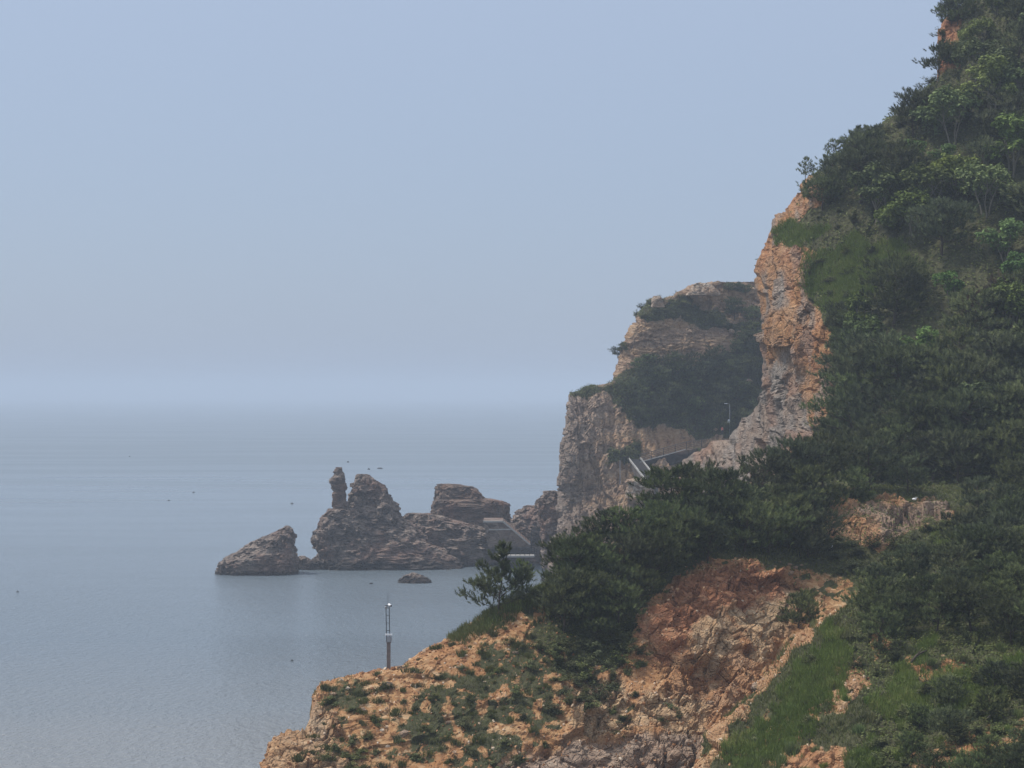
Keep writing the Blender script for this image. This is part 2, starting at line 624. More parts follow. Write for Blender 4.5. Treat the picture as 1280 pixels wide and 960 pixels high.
L1 = column_land(xs, top_head, 1060, 2.0, dep_head, 3.0, 22, BACK)
px, py = L1.px, L1.py
scar = [(795, 812), (800, 775), (850, 728), (905, 710), (995, 716), (1010, 740), (985, 790), (945, 850), (905, 905), (840, 880), (820, 835)]
slabs = [[(705, 890), (730, 850), (775, 840), (790, 880), (770, 915), (715, 915)], [(785, 905), (800, 860), (900, 870), (880, 910)]]
ledge = [(610, 1010), (620, 950), (680, 935), (760, 918), (890, 905), (880, 1010)]
tip_rock = [[(326, 1010), (330, 925), (384, 905), (384, 870), (405, 868), (425, 900), (420, 935), (470, 1010)]]
upper_rock = [[(1030, 655), (1045, 635), (1110, 625), (1180, 620), (1190, 640), (1130, 660), (1100, 690), (1040, 675)]]
rock = np.clip(zone(px, py, [scar, ledge] + slabs + tip_rock + upper_rock, 6, 8, 20), 0, 1)
nn = fbm(np.stack([px.ravel() / 14, py.ravel() / 14, zero(px.ravel())], 1), 4, 9).reshape(px.shape)
grass_zones = [[(500, 905), (540, 850), (600, 815), (650, 790), (700, 800), (690, 850), (700, 890), (640, 920), (560, 950), (490, 940)],
               [(590, 790), (640, 745), (690, 720), (700, 760), (660, 765), (610, 790)],
               [(660, 800), (690, 730), (800, 660), (1000, 600), (1345, 590), (1345, 760), (1100, 760), (1020, 720), (900, 705), (840, 720), (790, 790), (790, 830), (720, 850)],
               [(405, 870), (430, 850), (480, 860), (450, 890), (415, 890)], [(560, 900), (640, 870), (690, 930), (640, 960), (560, 970)]]
veg = zone(px, py, grass_zones, 14, 16, 22, 5)
sparse = smooth(.02, .25, nn) * (1 - zone(px, py, [grass_zones[2]], 8, 8))
veg = np.clip(veg * np.where(sparse > 0, 1 - .75 * sparse, 1) * (1 - rock), 0, 1)
veg = np.maximum(veg, .9 * smooth(.28, .4, fbm(np.stack([px.ravel() / 30, py.ravel() / 16, zero(px.ravel())], 1), 4, 21).reshape(px.shape)) * (1 - rock))
lay_grey = np.clip(zone(px, py, [ledge], 5, 6, 18) + zone(px, py, [[(384, 870), (400, 885), (405, 925), (384, 925)]], 5, 4) + zone(px, py, [[(1080, 640), (1190, 618), (1190, 640), (1100, 690)]], 6, 8), 0, 1) * .6
pale = np.clip(zone(px, py, slabs, 5, 6) + zone(px, py, [[(905, 760), (940, 745), (1005, 742), (980, 800), (950, 830), (920, 800)], [(860, 800), (880, 760), (930, 790), (900, 840)]], 5, 10, 18, 8)
               + .6 * zone(px, py, [tip_rock[0]], 8, 8), 0, 1)
red = zone(px, py, [[(795, 815), (800, 775), (850, 725), (905, 708), (985, 714), (975, 740), (900, 760), (860, 800), (850, 830)]], 6, 12, 18, 14)
amp = .18 + .62 * rock
amp[:len(BACK)] *= .5


def disp_head(p):
    r = rockdisp(p, 1.2, 32, (1.3, 1.3, .9), 3, (1.15, .42, .12, .5, .7))
    return r * 1.15 + .35 * fbm(p / 1.1, 3, 77)


L1.finish('headland', amp, disp_head, dict(veg=veg * np.where(px < 720, .72, 1), rock=rock, grey=lay_grey, pale=pale, red=red))

# --- the nearer grassy spur
top_spur = [(855, 1060), (862, 985), (870, 958), (885, 930), (905, 908), (940, 866), (970, 826), (1000, 787), (1030, 763), (1070, 746), (1110, 735), (1150, 725), (1200, 708), (1345, 685), (1520, 670)]
dep_spur = RBF([(870, 955, 128), (940, 865, 136), (1000, 785, 143), (1070, 742, 149), (1150, 720, 155), (1340, 680, 160), (860, 1040, 121), (1000, 1040, 118), (1000, 900, 131), (1100, 1040, 115),
                (1060, 900, 127), (1040, 820, 137), (1100, 900, 127), (1100, 800, 140), (1200, 1040, 110), (1200, 900, 123), (1200, 800, 138), (1340, 1040, 106), (1340, 900, 119), (1340, 800, 134), (1150, 850, 131), (1130, 830, 135), (1520, 670, 158), (1520, 800, 130), (1520, 1040, 104)])
xs = np.concatenate([np.arange(855, 1346, 2.0), np.arange(1346, 1520, 6.0)])
L2 = column_land(xs, top_spur, 1060, 2.0, dep_spur, 2.5, 20, BACK)
px, py = L2.px, L2.py
rockb = zone(px, py, [[(855, 1060), (868, 955), (930, 880), (990, 795), (1050, 740), (1056, 744), (1016, 786), (985, 824), (938, 885), (893, 955), (880, 1060)],
                      [(960, 1010), (990, 950), (1020, 925), (1055, 935), (1075, 1010)], [(1125, 970), (1145, 940), (1180, 945), (1180, 980)],
                      [(1015, 890), (1040, 830), (1075, 820), (1085, 850), (1060, 885)]], 5, 8, 18, 31)
veg = 1 - rockb
bare = zone(px, py, [[(905, 945), (960, 900), (1000, 880), (1020, 890), (975, 960)], [(1140, 832), (1200, 820), (1212, 830), (1150, 842)], [(1080, 800), (1110, 790), (1110, 815), (1085, 820)], [(1180, 930), (1290, 900), (1290, 940), (1200, 960)]], 8, 12, 18, 33)
veg = np.clip(veg - .7 * bare, 0, 1)
red = zone(px, py, [[(970, 1010), (1000, 930), (1060, 940), (1075, 1010)]], 6, 8, 18, 34) * .7
L2.finish('grassy_spur', .2 + .25 * rockb, disp_head, dict(veg=veg, rock=rockb * .55, grey=zero(px), pale=np.clip(.7 * rockb - red, 0, 1), red=red))

# --- the steep hill with its orange cliff
left_hill = [(-90, 1245), (-20, 1215), (0, 1203), (40, 1180), (75, 1174), (100, 1172), (115, 1150), (140, 1120), (165, 1088), (190, 1052), (215, 1025), (235, 1003), (250, 988), (270, 970),
             (290, 958), (310, 948), (330, 941), (360, 938), (390, 942), (420, 946), (450, 950), (480, 952), (502, 944), (523, 926), (533, 920), (547, 908), (560, 880), (575, 852), (600, 842), (720, 835), (860, 825)]
dep_hill = RBF([(850, 710, 285), (960, 700, 228), (1100, 700, 203), (1340, 700, 195), (1040, 590, 224), (1100, 600, 214), (1200, 600, 210), (1340, 600, 206), (1100, 450, 232), (1100, 300, 251), (1200, 450, 226), (1200, 300, 243),
                (1340, 300, 238), (1340, 450, 222), (1340, 100, 262), (1200, 100, 268), (1340, -90, 286), (1220, -40, 286), (1180, 60, 279), (1120, 150, 270), (1050, 200, 268), (1000, 240, 268), (1030, 330, 255), (945, 330, 267),
                (1000, 320, 257), (950, 450, 267), (1010, 480, 249), (1030, 400, 246), (1000, 540, 249), (960, 560, 262), (905, 560, 290), (860, 610, 298), (926, 525, 288), (980, 400, 254), (975, 480, 257), (840, 860, 283), (1000, 860, 225), (1340, 860, 188), (1700, 860, 180), (1700, 600, 192), (1700, 300, 224), (1700, -90, 270)])
ys = np.concatenate([np.arange(-90, 640, 1.8), np.arange(640, 862, 5.0)])
us = np.concatenate([np.linspace(0, .19, 84)[:-1], np.linspace(.19, .54, 68)[:-1], np.linspace(.54, 1, 40)])
L3 = row_land(ys, left_hill, us, 1700, dep_hill, 4.0, 26, BACK)
px, py = L3.px, L3.py
cliff = [(930, 340), (945, 305), (1000, 308), (1030, 310), (1010, 350), (1028, 400), (1036, 440), (1040, 500), (1025, 545), (990, 580), (930, 610), (830, 640), (835, 560), (900, 500), (940, 470)]
edge = [(1018, 226), (1000, 250), (985, 272), (972, 298), (965, 330), (915, 330), (930, 280), (985, 215)]
rock = zone(px, py, [cliff, edge, [(1168, 30), (1205, 25), (1200, 85), (1160, 105)], [(1050, 465), (1068, 465), (1066, 482), (1050, 480)], [(985, 255), (1030, 240), (1030, 250), (1000, 275), (985, 275)]], 5, 6, 16, 41)
grey = zone(px, py, [[(935, 480), (950, 455), (985, 440), (1010, 500), (1020, 560), (990, 600), (830, 650), (835, 555), (900, 500)], [(962, 345), (982, 345), (985, 380), (965, 390)]], 10, 12, 20, 43)
streak = fbm(np.stack([px.ravel() / 7, py.ravel() / 60, zero(px.ravel())], 1), 3, 47).reshape(px.shape)
grey = np.clip(grey * (.85 + .3 * streak) + .7 * smooth(.02, .32, streak), 0, 1)
pinkish = zone(px, py, [[(830, 640), (835, 560), (900, 520), (945, 505), (965, 560), (960, 640)]], 8, 8)
veg = np.clip(1 - rock, 0, 1)
amp = .4 + .5 * rock


def disp_hill(p):
    q = np.stack([L3.px.ravel() / 9.5, p[:, 1] / 40, -L3.py.ravel() / 9.5], 1)      # joints run up and down the face
    flute = fbm(np.stack([L3.px.ravel() / 11, zero(L3.px.ravel()), L3.py.ravel() / 75], 1), 4, 19)
    return 1.0 * rockdisp(q, 1.1, 6, (.8, 1.0, 1.9), 13, (.75, .26, .12, .8, .45)) + .7 * flute


L3.finish('hill', amp, disp_hill, dict(veg=veg, rock=rock, grey=np.maximum(grey, .7 * pinkish), pale=zero(px), red=.8 * (1 - smooth(100, 130, py)) + .35 * smooth(.05, .3, fbm(np.stack([px.ravel() / 22, py.ravel() / 40, zero(px.ravel())], 1), 3, 49).reshape(px.shape))))

# --- the far headland
left_far = [(352, 885), (358, 866), (366, 850), (372, 822), (380, 806), (392, 795), (405, 790), (430, 777), (455, 770), (477, 765), (480, 752), (484, 728), (489, 713), (505, 708), (530, 704), (560, 699), (600, 696), (660, 692), (745, 688)]
dep_far = RBF([(870, 360, 462), (940, 365, 465), (800, 385, 451), (770, 470, 441), (850, 420, 452), (712, 490, 427), (765, 488, 434), (700, 630, 421), (760, 600, 420), (850, 565, 432), (930, 540, 444), (850, 500, 442), (960, 450, 456),
               (1010, 560, 440), (1010, 360, 466), (780, 660, 414), (1010, 660, 420), (740, 560, 421), (790, 540, 429), (900, 395, 460), (690, 745, 416), (1000, 745, 412), (1240, 745, 420), (1240, 560, 450), (1240, 360, 480)])
ys = np.concatenate([np.arange(352, 662, 1.0), np.arange(662, 746, 4.0)])
us = np.concatenate([np.linspace(0, .57, 230)[:-1], np.linspace(.57, 1, 60)])
L4 = row_land(ys, left_far, us, 1240, dep_far, 5.0, 22, BACK)
px, py = L4.px, L4.py
far_green = [[(752, 486), (800, 462), (850, 462), (890, 455), (920, 440), (1015, 400), (1015, 545), (960, 550), (900, 548), (840, 535), (800, 540), (780, 510)],
             [(790, 395), (800, 380), (855, 372), (868, 386), (905, 402), (945, 410), (900, 412), (850, 396), (812, 402)], [(715, 485), (750, 484), (750, 490), (715, 492)], [(760, 560), (795, 560), (795, 578), (760, 580)],
             [(850, 575), (900, 560), (940, 560), (940, 600), (850, 600)]]
veg = zone(px, py, far_green, 5, 7, 18, 51)
leftgrey = 1 - smooth(700, 800, px + (py - 480) * .1)
grey = np.clip(.68 + .3 * leftgrey * smooth(470, 500, py) - .5 * zone(px, py, [[(780, 545), (840, 535), (870, 550), (830, 575), (790, 575)]], 8, 8), 0, 1)
ledges = np.sin((py + .12 * px) / 4.2 + 2.5 * fbm(np.stack([px.ravel() / 60, py.ravel() / 14, zero(px.ravel())], 1), 3, 8).reshape(px.shape))
amp = (.7 + .25 * (1 - veg))


def disp_far(p):
    s = p[:, 2] * 1.25 + .15 * p[:, 0] + 1.6 * fbm(p / 7, 3, 91)
    fr = s - np.floor(s)
    stratum = (np.where(fr < .25, fr / .25, 1 - (fr - .25) / .75) - .5) * .32 * smooth(40, 50, p[:, 2])
    q = np.stack([L4.px.ravel() / 6, p[:, 1] / 30, -L4.py.ravel() / 6], 1)
    low = smooth(478, 492, L4.py.ravel())
    a = rockdisp(q, 1.0, 4, (.9, 1.0, 2.2), 23, (.8, .4, .2, .7, .6))
    b = rockdisp(q, 1.0, 8, (1.6, 1.0, 1.0), 27, (.7, .3, .14, .7, .5))
    return a * low + b * (1 - low) + stratum * .8


L4.finish('far_headland', amp, disp_far, dict(veg=veg, rock=np.ones(px.shape), grey=grey, pale=np.clip(.45 * smooth(.0, .6, ledges) + .3, 0, 1) * (1 - leftgrey), red=.12 * np.ones(px.shape)))


# ------------------------------------------------------------------ free-standing rocks
def rock_mesh(rows, Y, depth=.8, na=110, step=1.0, amp=.6, size=.8, seed=0, dip=10, power=.75, lean=0, mat='stack_rock', origin=None, stretch=(1.1, 1.1, 1.0)):
    """a solid rock from its girth at each level: (row, left, right); closed all round"""
    r = np.array(rows, float)
    yy = np.arange(r[0, 0], r[-1, 0] + step, step)
    xl = np.interp(yy, r[:, 0], r[:, 1])
    xr = np.interp(yy, r[:, 0], r[:, 2])
    a = np.linspace(0, 2 * math.pi, na, endpoint=False)
    ca, sa = np.cos(a), np.sin(a)
    ex = np.sign(ca) * np.abs(ca) ** power
    ey = np.sign(sa) * np.abs(sa) ** power
    cx, rx = ((xl + xr) / 2 - CX) / F * Y, (xr - xl) / 2 / F * Y
    rmax = rx.max()
    ry = depth * (rx * .6 + rmax * .4 * (rx / rmax) ** .5)
    z = H + (HZ - yy) / F * Y
    X = cx[:, None] + rx[:, None] * ex[None]
    Yw = Y + lean * (z - z[-1])[:, None] + ry[:, None] * ey[None]
    Z = np.repeat(z[:, None], na, 1)
    P = np.stack([X, Yw, Z], -1)
    N = np.stack([ca[None] / np.maximum(rx, .4)[:, None], sa[None] / np.maximum(ry, .4)[:, None], np.zeros((len(yy), na))], -1)
    N /= np.linalg.norm(N, axis=2, keepdims=True)
    d = rockdisp(P.reshape(-1, 3), size, dip, stretch, seed).reshape(Z.shape)
    P = P + N * (d * amp * np.minimum(1, (rx / (2.2 * amp)) + .35)[:, None])[..., None]
    P[..., 2] += (.35 * amp * fbm(P.reshape(-1, 3) / (1.5 * size), 3, seed + 9)).reshape(Z.shape)
    n = len(yy)
    V = np.concatenate([P.reshape(-1, 3), [P[0].mean(0) + [0, 0, .05 * amp], P[-1].mean(0)]])
    idx = np.arange(n * na).reshape(n, na)
    nx = np.roll(idx, -1, 1)
    q = np.stack([idx[:-1], idx[1:], nx[1:], nx[:-1]], -1).reshape(-1, 4)
    t1 = np.stack([np.full(na, n * na), idx[0], nx[0], nx[0]], -1)
    t2 = np.stack([np.full(na, n * na + 1), nx[-1], idx[-1], idx[-1]], -1)
    if origin is not None:
        V = V - np.asarray(origin)
    bm = bmesh.new()
    vs = [bm.verts.new(v) for v in V]
    for f in q:
        bm.faces.new([vs[i] for i in f])
    for f in np.concatenate([t1, t2]):
        bm.faces.new([vs[i] for i in f[:3]])
    bmesh.ops.recalc_face_normals(bm, faces=bm.faces)
    me = bpy.data.meshes.new('rock')
    bm.to_mesh(me)
    bm.free()
    me.materials.append(M[mat])
    return me


def rock_thing(name, rows, Y, label, cat='rock', group=None, parent=None, **kw):
    o0 = W((rows[-1][1] + rows[-1][2]) / 2, rows[-1][0], Y)
    me = rock_mesh(rows, Y, origin=o0, **kw)
    me.name = name
    o = link(name, me)
    o.location = o0
    return tag(o, label, cat, group)


rock_thing('sea_stack', [(657, 358, 362), (660, 353, 364), (663, 348, 364), (669, 336, 366), (676, 321, 367), (685, 304, 369), (692, 290, 370), (698, 279, 371), (706, 275, 371), (722, 274, 372)], 452,
           'wedge shaped brown rock standing apart in the sea, its peak at its right end', 'sea stack', depth=.7, amp=.7, seed=61, dip=-25)
base = W(440, 708, 467)
root = empty('sea_stack', base, 'tall brown sea stack with a thin finger of rock beside its pointed peak', 'sea stack')


def stack_part(name, rows, Y, **kw):
    o = link(name, rock_mesh(rows, Y, origin=base, **kw), root)
    o.data.name = name
    return o


stack_part('rock_peak', [(593, 446, 455), (596, 443, 462), (600, 441, 469), (604, 441, 475), (609, 440, 481), (620, 438, 484), (629, 436, 492), (642, 430, 502), (655, 425, 513), (670, 418, 532), (685, 410, 552), (700, 404, 577), (716, 400, 592)],
           470, depth=.62, amp=.85, size=.95, seed=71)
stack_part('rock_pillar', [(584, 421, 426), (587, 419, 427), (593, 418, 430), (597, 415, 431), (601, 412, 432), (607, 413, 433), (611, 415, 432), (614, 418, 431), (618, 416, 432), (626, 416, 433), (634, 416, 435), (650, 414, 440)],
           466, depth=.95, amp=.28, size=.5, seed=72, na=60, step=.6)
stack_part('rock_shoulder', [(636, 414, 440), (641, 406, 446), (648, 399, 452), (656, 396, 456), (664, 394, 460), (672, 392, 464), (684, 394, 470), (692, 396, 474), (698, 391, 478), (704, 386, 482), (716, 384, 486)], 465,
           depth=.62, amp=.8, size=.9, seed=73)
rock_thing('sea_stack', [(605, 546, 566), (608, 545, 588), (613, 545, 596), (620, 544, 602), (623, 544, 606), (626, 543, 630), (630, 541, 636), (636, 539, 637), (645, 537, 636), (653, 533, 640), (668, 524, 652), (716, 515, 668)], 486,
           'dark flat topped block of banded rock standing above the concrete stairway', 'sea stack', mat='block_rock', depth=.45, amp=.55, seed=64, dip=-3, power=.5, size=.9)
rock_thing('rock_shelf', [(642, 508, 540), (646, 503, 552), (652, 498, 575), (662, 498, 612), (674, 505, 636), (686, 525, 652), (694, 540, 660), (700, 552, 668), (712, 545, 675)], 474,
           'broken brown rock shelf sloping into the sea between pointed stack and flat topped block', 'rocks', depth=.4, amp=.95, size=.9, seed=65, dip=35)
rock_thing('sea_rock', [(695, 374, 380), (699, 370, 388), (704, 368, 394), (711, 367, 396)], 462, 'low dark rock lying awash between the wedge shaped rock and the tall stack', 'rock', depth=.8, amp=.3, size=.5, seed=66)
rock_thing('sea_rock', [(716, 514, 520), (719, 507, 527), (722, 502, 533), (725, 499, 537), (730, 497, 539)], 430, 'small low dark rock alone in the water in front of the sea stacks', 'rock', depth=.6, amp=.3, size=.5, seed=67)
for i, (x, y, w, lab) in enumerate([(435, 578, 4, 'tiny dark rock alone far out beyond the finger of rock'), (461, 587, 4, 'rounded tiny dark rock far out above the peak of the stack'), (475, 586, 9, 'long flat tiny dark rock far out above the peak of the stack'),
                                    (464, 730, 6, 'tiny dark rock awash beside the small low rock in front of the stacks')]):
    rock_thing('sea_rock', [(y - 1.6, x - w * .2, x + w * .2), (y - .6, x - w * .4, x + w * .4), (y + .8, x - w * .5, x + w * .5)], sea_y(y), lab, 'rock', depth=.6, amp=.12, size=.4, seed=80 + i, na=40, step=.3)
rock_thing('rock_outcrop', [(632, 660, 670), (636, 650, 684), (642, 645, 700), (650, 641, 712), (662, 640, 720), (680, 642, 730), (705, 640, 740), (722, 638, 745)], 480, 'grey broken outcrop low at the foot of the far headland beside the gate frame', 'rocks', depth=.5, amp=.7, size=.8, seed=91, dip=20)
rock_thing('rock_outcrop', [(613, 682, 690), (617, 677, 703), (624, 674, 712), (634, 670, 720), (650, 671, 728), (672, 676, 735), (730, 680, 740)], 434, 'grey angular outcrop leaning on the sheer left face of the far headland', 'rocks', depth=.6, amp=.6, size=.8, seed=92, dip=5)
rock_thing('rock_outcrop', [(354, 870, 888), (357, 866, 893), (362, 862, 897), (369, 858, 900)], 458, 'rounded pinkish rock on the very summit of the far headland', 'rock', depth=.6, amp=.35, size=.6, seed=93, mat='boulder')
rock_thing('rock_outcrop', [(370, 819, 825), (373, 817, 828), (378, 816, 829), (384, 815, 830)], 450, 'grey knob of rock at the left brow of the far headland summit', 'rock', depth=.7, amp=.3, size=.6, seed=94, mat='boulder')
rock_thing('boulder', [(598, 790, 800), (600, 784, 808), (603, 782, 814), (607, 785, 816), (612, 784, 818), (622, 782, 820)], 415, 'flat orange pink boulder below the stairs, just above the pine tops', 'boulder', depth=.7, amp=.35, size=.6, seed=95, mat='boulder')


# ------------------------------------------------------------------ plants
def tube_arrays(pts, rad, n=6):
    pts = np.asarray(pts, float)
    V, Fc = [], []
    for i, p in enumerate(pts):
        d = pts[min(i + 1, len(pts) - 1)] - pts[max(i - 1, 0)]
        d /= np.linalg.norm(d) + 1e-9
        a = np.cross(d, [0.3, 0.9, .2])
        a /= np.linalg.norm(a) + 1e-9
        b = np.cross(d, a)
        for k in range(n):
            t = 2 * math.pi * k / n
            V.append(p + rad[i] * (a * math.cos(t) + b * math.sin(t)))
    for i in range(len(pts) - 1):
        for k in range(n):
            Fc.append((i * n + k, i * n + (k + 1) % n, (i + 1) * n + (k + 1) % n, (i + 1) * n + k))
    return np.array(V), np.array(Fc)


class Tubes:
    def __init__(self):
        self.V, self.F, self.n = [], [], 0

    def add(self, pts, rad, n=6):
        v, f = tube_arrays(pts, rad, n)
        self.V.append(v)
        self.F.append(f + self.n)
        self.n += len(v)

    def mesh(self, name, mat):
        return mesh_np(name, np.concatenate(self.V), np.concatenate(self.F), None, True, [mat])


def frames(d, rng):
    """rotation matrices whose third column is d, spun at random"""
    d = d / (np.linalg.norm(d, axis=1, keepdims=True) + 1e-9)
    r = rng.normal(size=d.shape)
    a = np.cross(d, r)
    a /= np.linalg.norm(a, axis=1, keepdims=True) + 1e-9
    b = np.cross(d, a)
    return np.stack([a, b, d], -1)


def shoot_template(rng, n=14, length=.40, nl=.25, w=.052):
    V = np.zeros((n, 3, 3))
    for k in range(n):
        t = k / (n - 1)
        ang = k * 2.4 + rng.random() * .5
        out = np.array([math.cos(ang), math.sin(ang), 0])
        up = .55 + .9 * t
        dr = out * (1 - .35 * t) + np.array([0, 0, up])
        dr /= np.linalg.norm(dr)
        b = np.array([0, 0, length * t * .8])
        side = np.cross(dr, [0.2, .3, 1]) * w
        V[k] = [b - side, b + side, b + dr * nl * (1.1 - .2 * t)]
    return V


SHOOTS = [shoot_template(np.random.default_rng(k)) for k in range(5)]


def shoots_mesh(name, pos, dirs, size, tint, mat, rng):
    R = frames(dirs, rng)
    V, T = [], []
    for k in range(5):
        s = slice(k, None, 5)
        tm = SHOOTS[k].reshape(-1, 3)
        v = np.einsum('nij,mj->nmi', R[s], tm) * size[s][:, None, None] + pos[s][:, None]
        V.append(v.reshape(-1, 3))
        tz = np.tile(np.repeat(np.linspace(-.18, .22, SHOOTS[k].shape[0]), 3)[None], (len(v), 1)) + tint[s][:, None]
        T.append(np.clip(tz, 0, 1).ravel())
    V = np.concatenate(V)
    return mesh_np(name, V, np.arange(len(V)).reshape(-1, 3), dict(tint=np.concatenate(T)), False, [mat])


def make_pine(seed, h=5.5, spread=2.6, low=.25, flat=1.0, nlimb=18, lean=.1, young=False, mat='pine', dens=1.0, gap=None):
    rng = np.random.default_rng(seed)
    T = Tubes()
    n = 8
    t = np.linspace(0, 1, n)
    la = rng.random() * 6.28
    wob = np.cumsum(rng.normal(size=(n, 2)) * h * .018, 0)
    tp = np.stack([math.cos(la) * lean * h * t ** 1.5 + wob[:, 0], math.sin(la) * lean * h * t ** 1.5 + wob[:, 1], h * t * .93 - .5 * (t == 0)], 1)
    T.add(tp, (.012 if young else .025) * h * (1 - .8 * t) + .015, 7)
    P, D = [], []
    for i in range(nlimb):
        u = low + (1 - low) * (i + rng.random() * .8) / nlimb
        u = min(u, .99)
        az = i * 2.4 + rng.normal() * .4
        if young:
            prof = (1 - u) ** .8 * 1.1 + .12
            if gap and u > gap:
                prof *= .3 if u < gap + .22 else .75
        else:
            prof = math.sqrt(max(0, 1 - ((u - .45) / .62) ** 2)) * (.75 + .5 * rng.random())
        L = spread * prof
        el = (.38 if young else .12 + .25 * u) + rng.normal() * .12
        b = np.array([np.interp(u, t, tp[:, k]) for k in range(3)])
        s = np.linspace(0, 1, 6)
        bend = rng.normal() * .3
        pts = np.stack([b[0] + L * s * np.cos(az + bend * s), b[1] + L * s * np.sin(az + bend * s), b[2] + L * (math.sin(el) * s + .14 * s ** 2 * (1 if young else rng.random()))], 1)
        T.add(pts, ((.005 if young else .012) * h * (1 - u * .5)) * (1 - .85 * s) + .008, 5)
        ns = int((5 + (13 if young else 9.5) * L) * dens)
        for _ in range(ns):
            q = .25 + .75 * rng.random() ** .7
            c = np.array([np.interp(q, s, pts[:, k]) for k in range(3)])
            wdt = (.16 if young else .30) * L * (1.15 - .6 * q) + .05
            off = np.array([rng.normal() * wdt, rng.normal() * wdt, abs(rng.normal()) * .15 * flat - .04])
            p = c + off
            out = np.array([math.cos(az), math.sin(az), 0]) * (.55 if young else .4)
            P.append(p)
            D.append(out + np.array([0, 0, .9]) + rng.normal(size=3) * .28 + off * .5)
    for _ in range(int(16 * dens)):
        P.append(tp[-1] + rng.normal(size=3) * np.array([.16, .16, .2]) * (1 if young else 1.8))
        D.append(np.array([0, 0, 1.]) + rng.normal(size=3) * .3)
    P, D = np.array(P), np.array(D)
    size = rng.uniform(.8, 1.25, len(P)) if young else rng.uniform(1.0, 1.75, len(P))
    clump = fbm(P / 1.2, 2, seed)
    tint = np.clip(.42 + .45 * clump + rng.normal(size=len(P)) * .2, 0, 1)
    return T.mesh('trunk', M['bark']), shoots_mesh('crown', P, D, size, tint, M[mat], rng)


def leaves_mesh(name, P, Nrm, size, tint, mat, rng):
    R = frames(Nrm, rng)
    tm = np.array([[-.5, 0, 0], [0, -.27, .05], [.5, 0, -.06], [0, .27, .05]])
    v = np.einsum('nij,mj->nmi', R, tm) * size[:, None, None] + P[:, None]
    V = v.reshape(-1, 3)
    return mesh_np(name, V, np.arange(len(V)).reshape(-1, 4), dict(tint=np.repeat(tint, 4)), False, [mat])


def make_broad(seed, h=5.0, r=2.4, nblob=14, nleaf=5200, leaf=.42, mat='broad', stems=3, low=.35):
    rng = np.random.default_rng(seed)
    T = Tubes()
    C, R = [], []
    for i in range(nblob):
        u = rng.random()
        a = i * 2.4 + rng.normal() * .3
        z = h * (low + (1 - low) * (.1 + .8 * u))
        rr = r * math.sqrt(max(0.05, 1 - ((u - .3) / .8) ** 2)) * math.sqrt(rng.random()) * .95
        C.append((rr * math.cos(a), rr * math.sin(a), z))
        R.append(r * rng.uniform(.26, .44))
    C, R = np.array(C), np.array(R)
    for i in range(stems):
        a = i * 2.1 + rng.random()
        q = np.array([math.cos(a) * .12, math.sin(a) * .12, -.4])
        top = np.array([math.cos(a) * r * .35, math.sin(a) * r * .35, h * .7])
        s = np.linspace(0, 1, 6)[:, None]
        pts = q + (top - q) * s + rng.normal(size=(6, 3)) * .06 * h * .3
        T.add(pts, .018 * h * (1 - .75 * s[:, 0]) + .012, 6)
        for j in range(i, nblob, stems):
            k = rng.integers(2, 5)
            T.add([pts[k], (pts[k] + C[j]) / 2 + [0, 0, .15], C[j]], [.035, .022, .008], 5)
    pick = rng.choice(nblob, nleaf, p=R ** 2 / (R ** 2).sum())
    d = rng.normal(size=(nleaf, 3))
    d /= np.linalg.norm(d, axis=1, keepdims=True)
    d[:, 2] = np.where(rng.random(nleaf) < .6, np.abs(d[:, 2]), d[:, 2])
    rad = R[pick] * (.6 + .45 * rng.random(nleaf) ** .7)
    P = C[pick] + d * rad[:, None] * np.array([1, 1, .75])
    P += .22 * r * np.stack([fbm(P / .8, 2, seed + k) for k in range(3)], 1)
    Nr = d * .5 + np.array([0, 0, .8]) + rng.normal(size=(nleaf, 3)) * .45
    clump = fbm(P / .7, 2, seed + 8)
    tint = np.clip(.42 + .42 * clump + rng.normal(size=nleaf) * .17, 0, 1)
    return T.mesh('trunk', M['pale_bark']), leaves_mesh('crown', P, Nr, leaf * rng.uniform(.6, 1.25, nleaf), tint, M[mat], rng)


def make_shrub(seed, h=.8, r=.8, n=900, leaf=.15, mat='shrub'):
    rng = np.random.default_rng(seed)
    T = Tubes()
    P, D = [], []
    for i in range(11):
        a, e = i * 2.4, rng.uniform(.15, 1.35)
        L = rng.uniform(.35, 1.15)
        tip = np.array([math.cos(a) * math.cos(e) * r, math.sin(a) * math.cos(e) * r, math.sin(e) * h]) * L
        T.add([np.array([0, 0, -.1]), tip * .5 + [0, 0, .05], tip], [.02, .014, .005], 4)
        q = rng.random(n // 11)[:, None] ** .6
        P.append(tip * (.3 + .75 * q) + rng.normal(size=(n // 11, 3)) * .13 * r)
        D.append(np.array([0, 0, .8]) + tip * .5 + rng.normal(size=(n // 11, 3)) * .5)
    P, D = np.concatenate(P), np.concatenate(D)
    P[:, 2] = np.abs(P[:, 2])
    tint = np.clip(.4 + .35 * fbm(P / .3, 2, seed) + rng.normal(size=len(P)) * .18, 0, 1)
    return T.mesh('stem', M['bark']), leaves_mesh('foliage', P, D, leaf * rng.uniform(.6, 1.3, len(P)), tint, M[mat], rng)


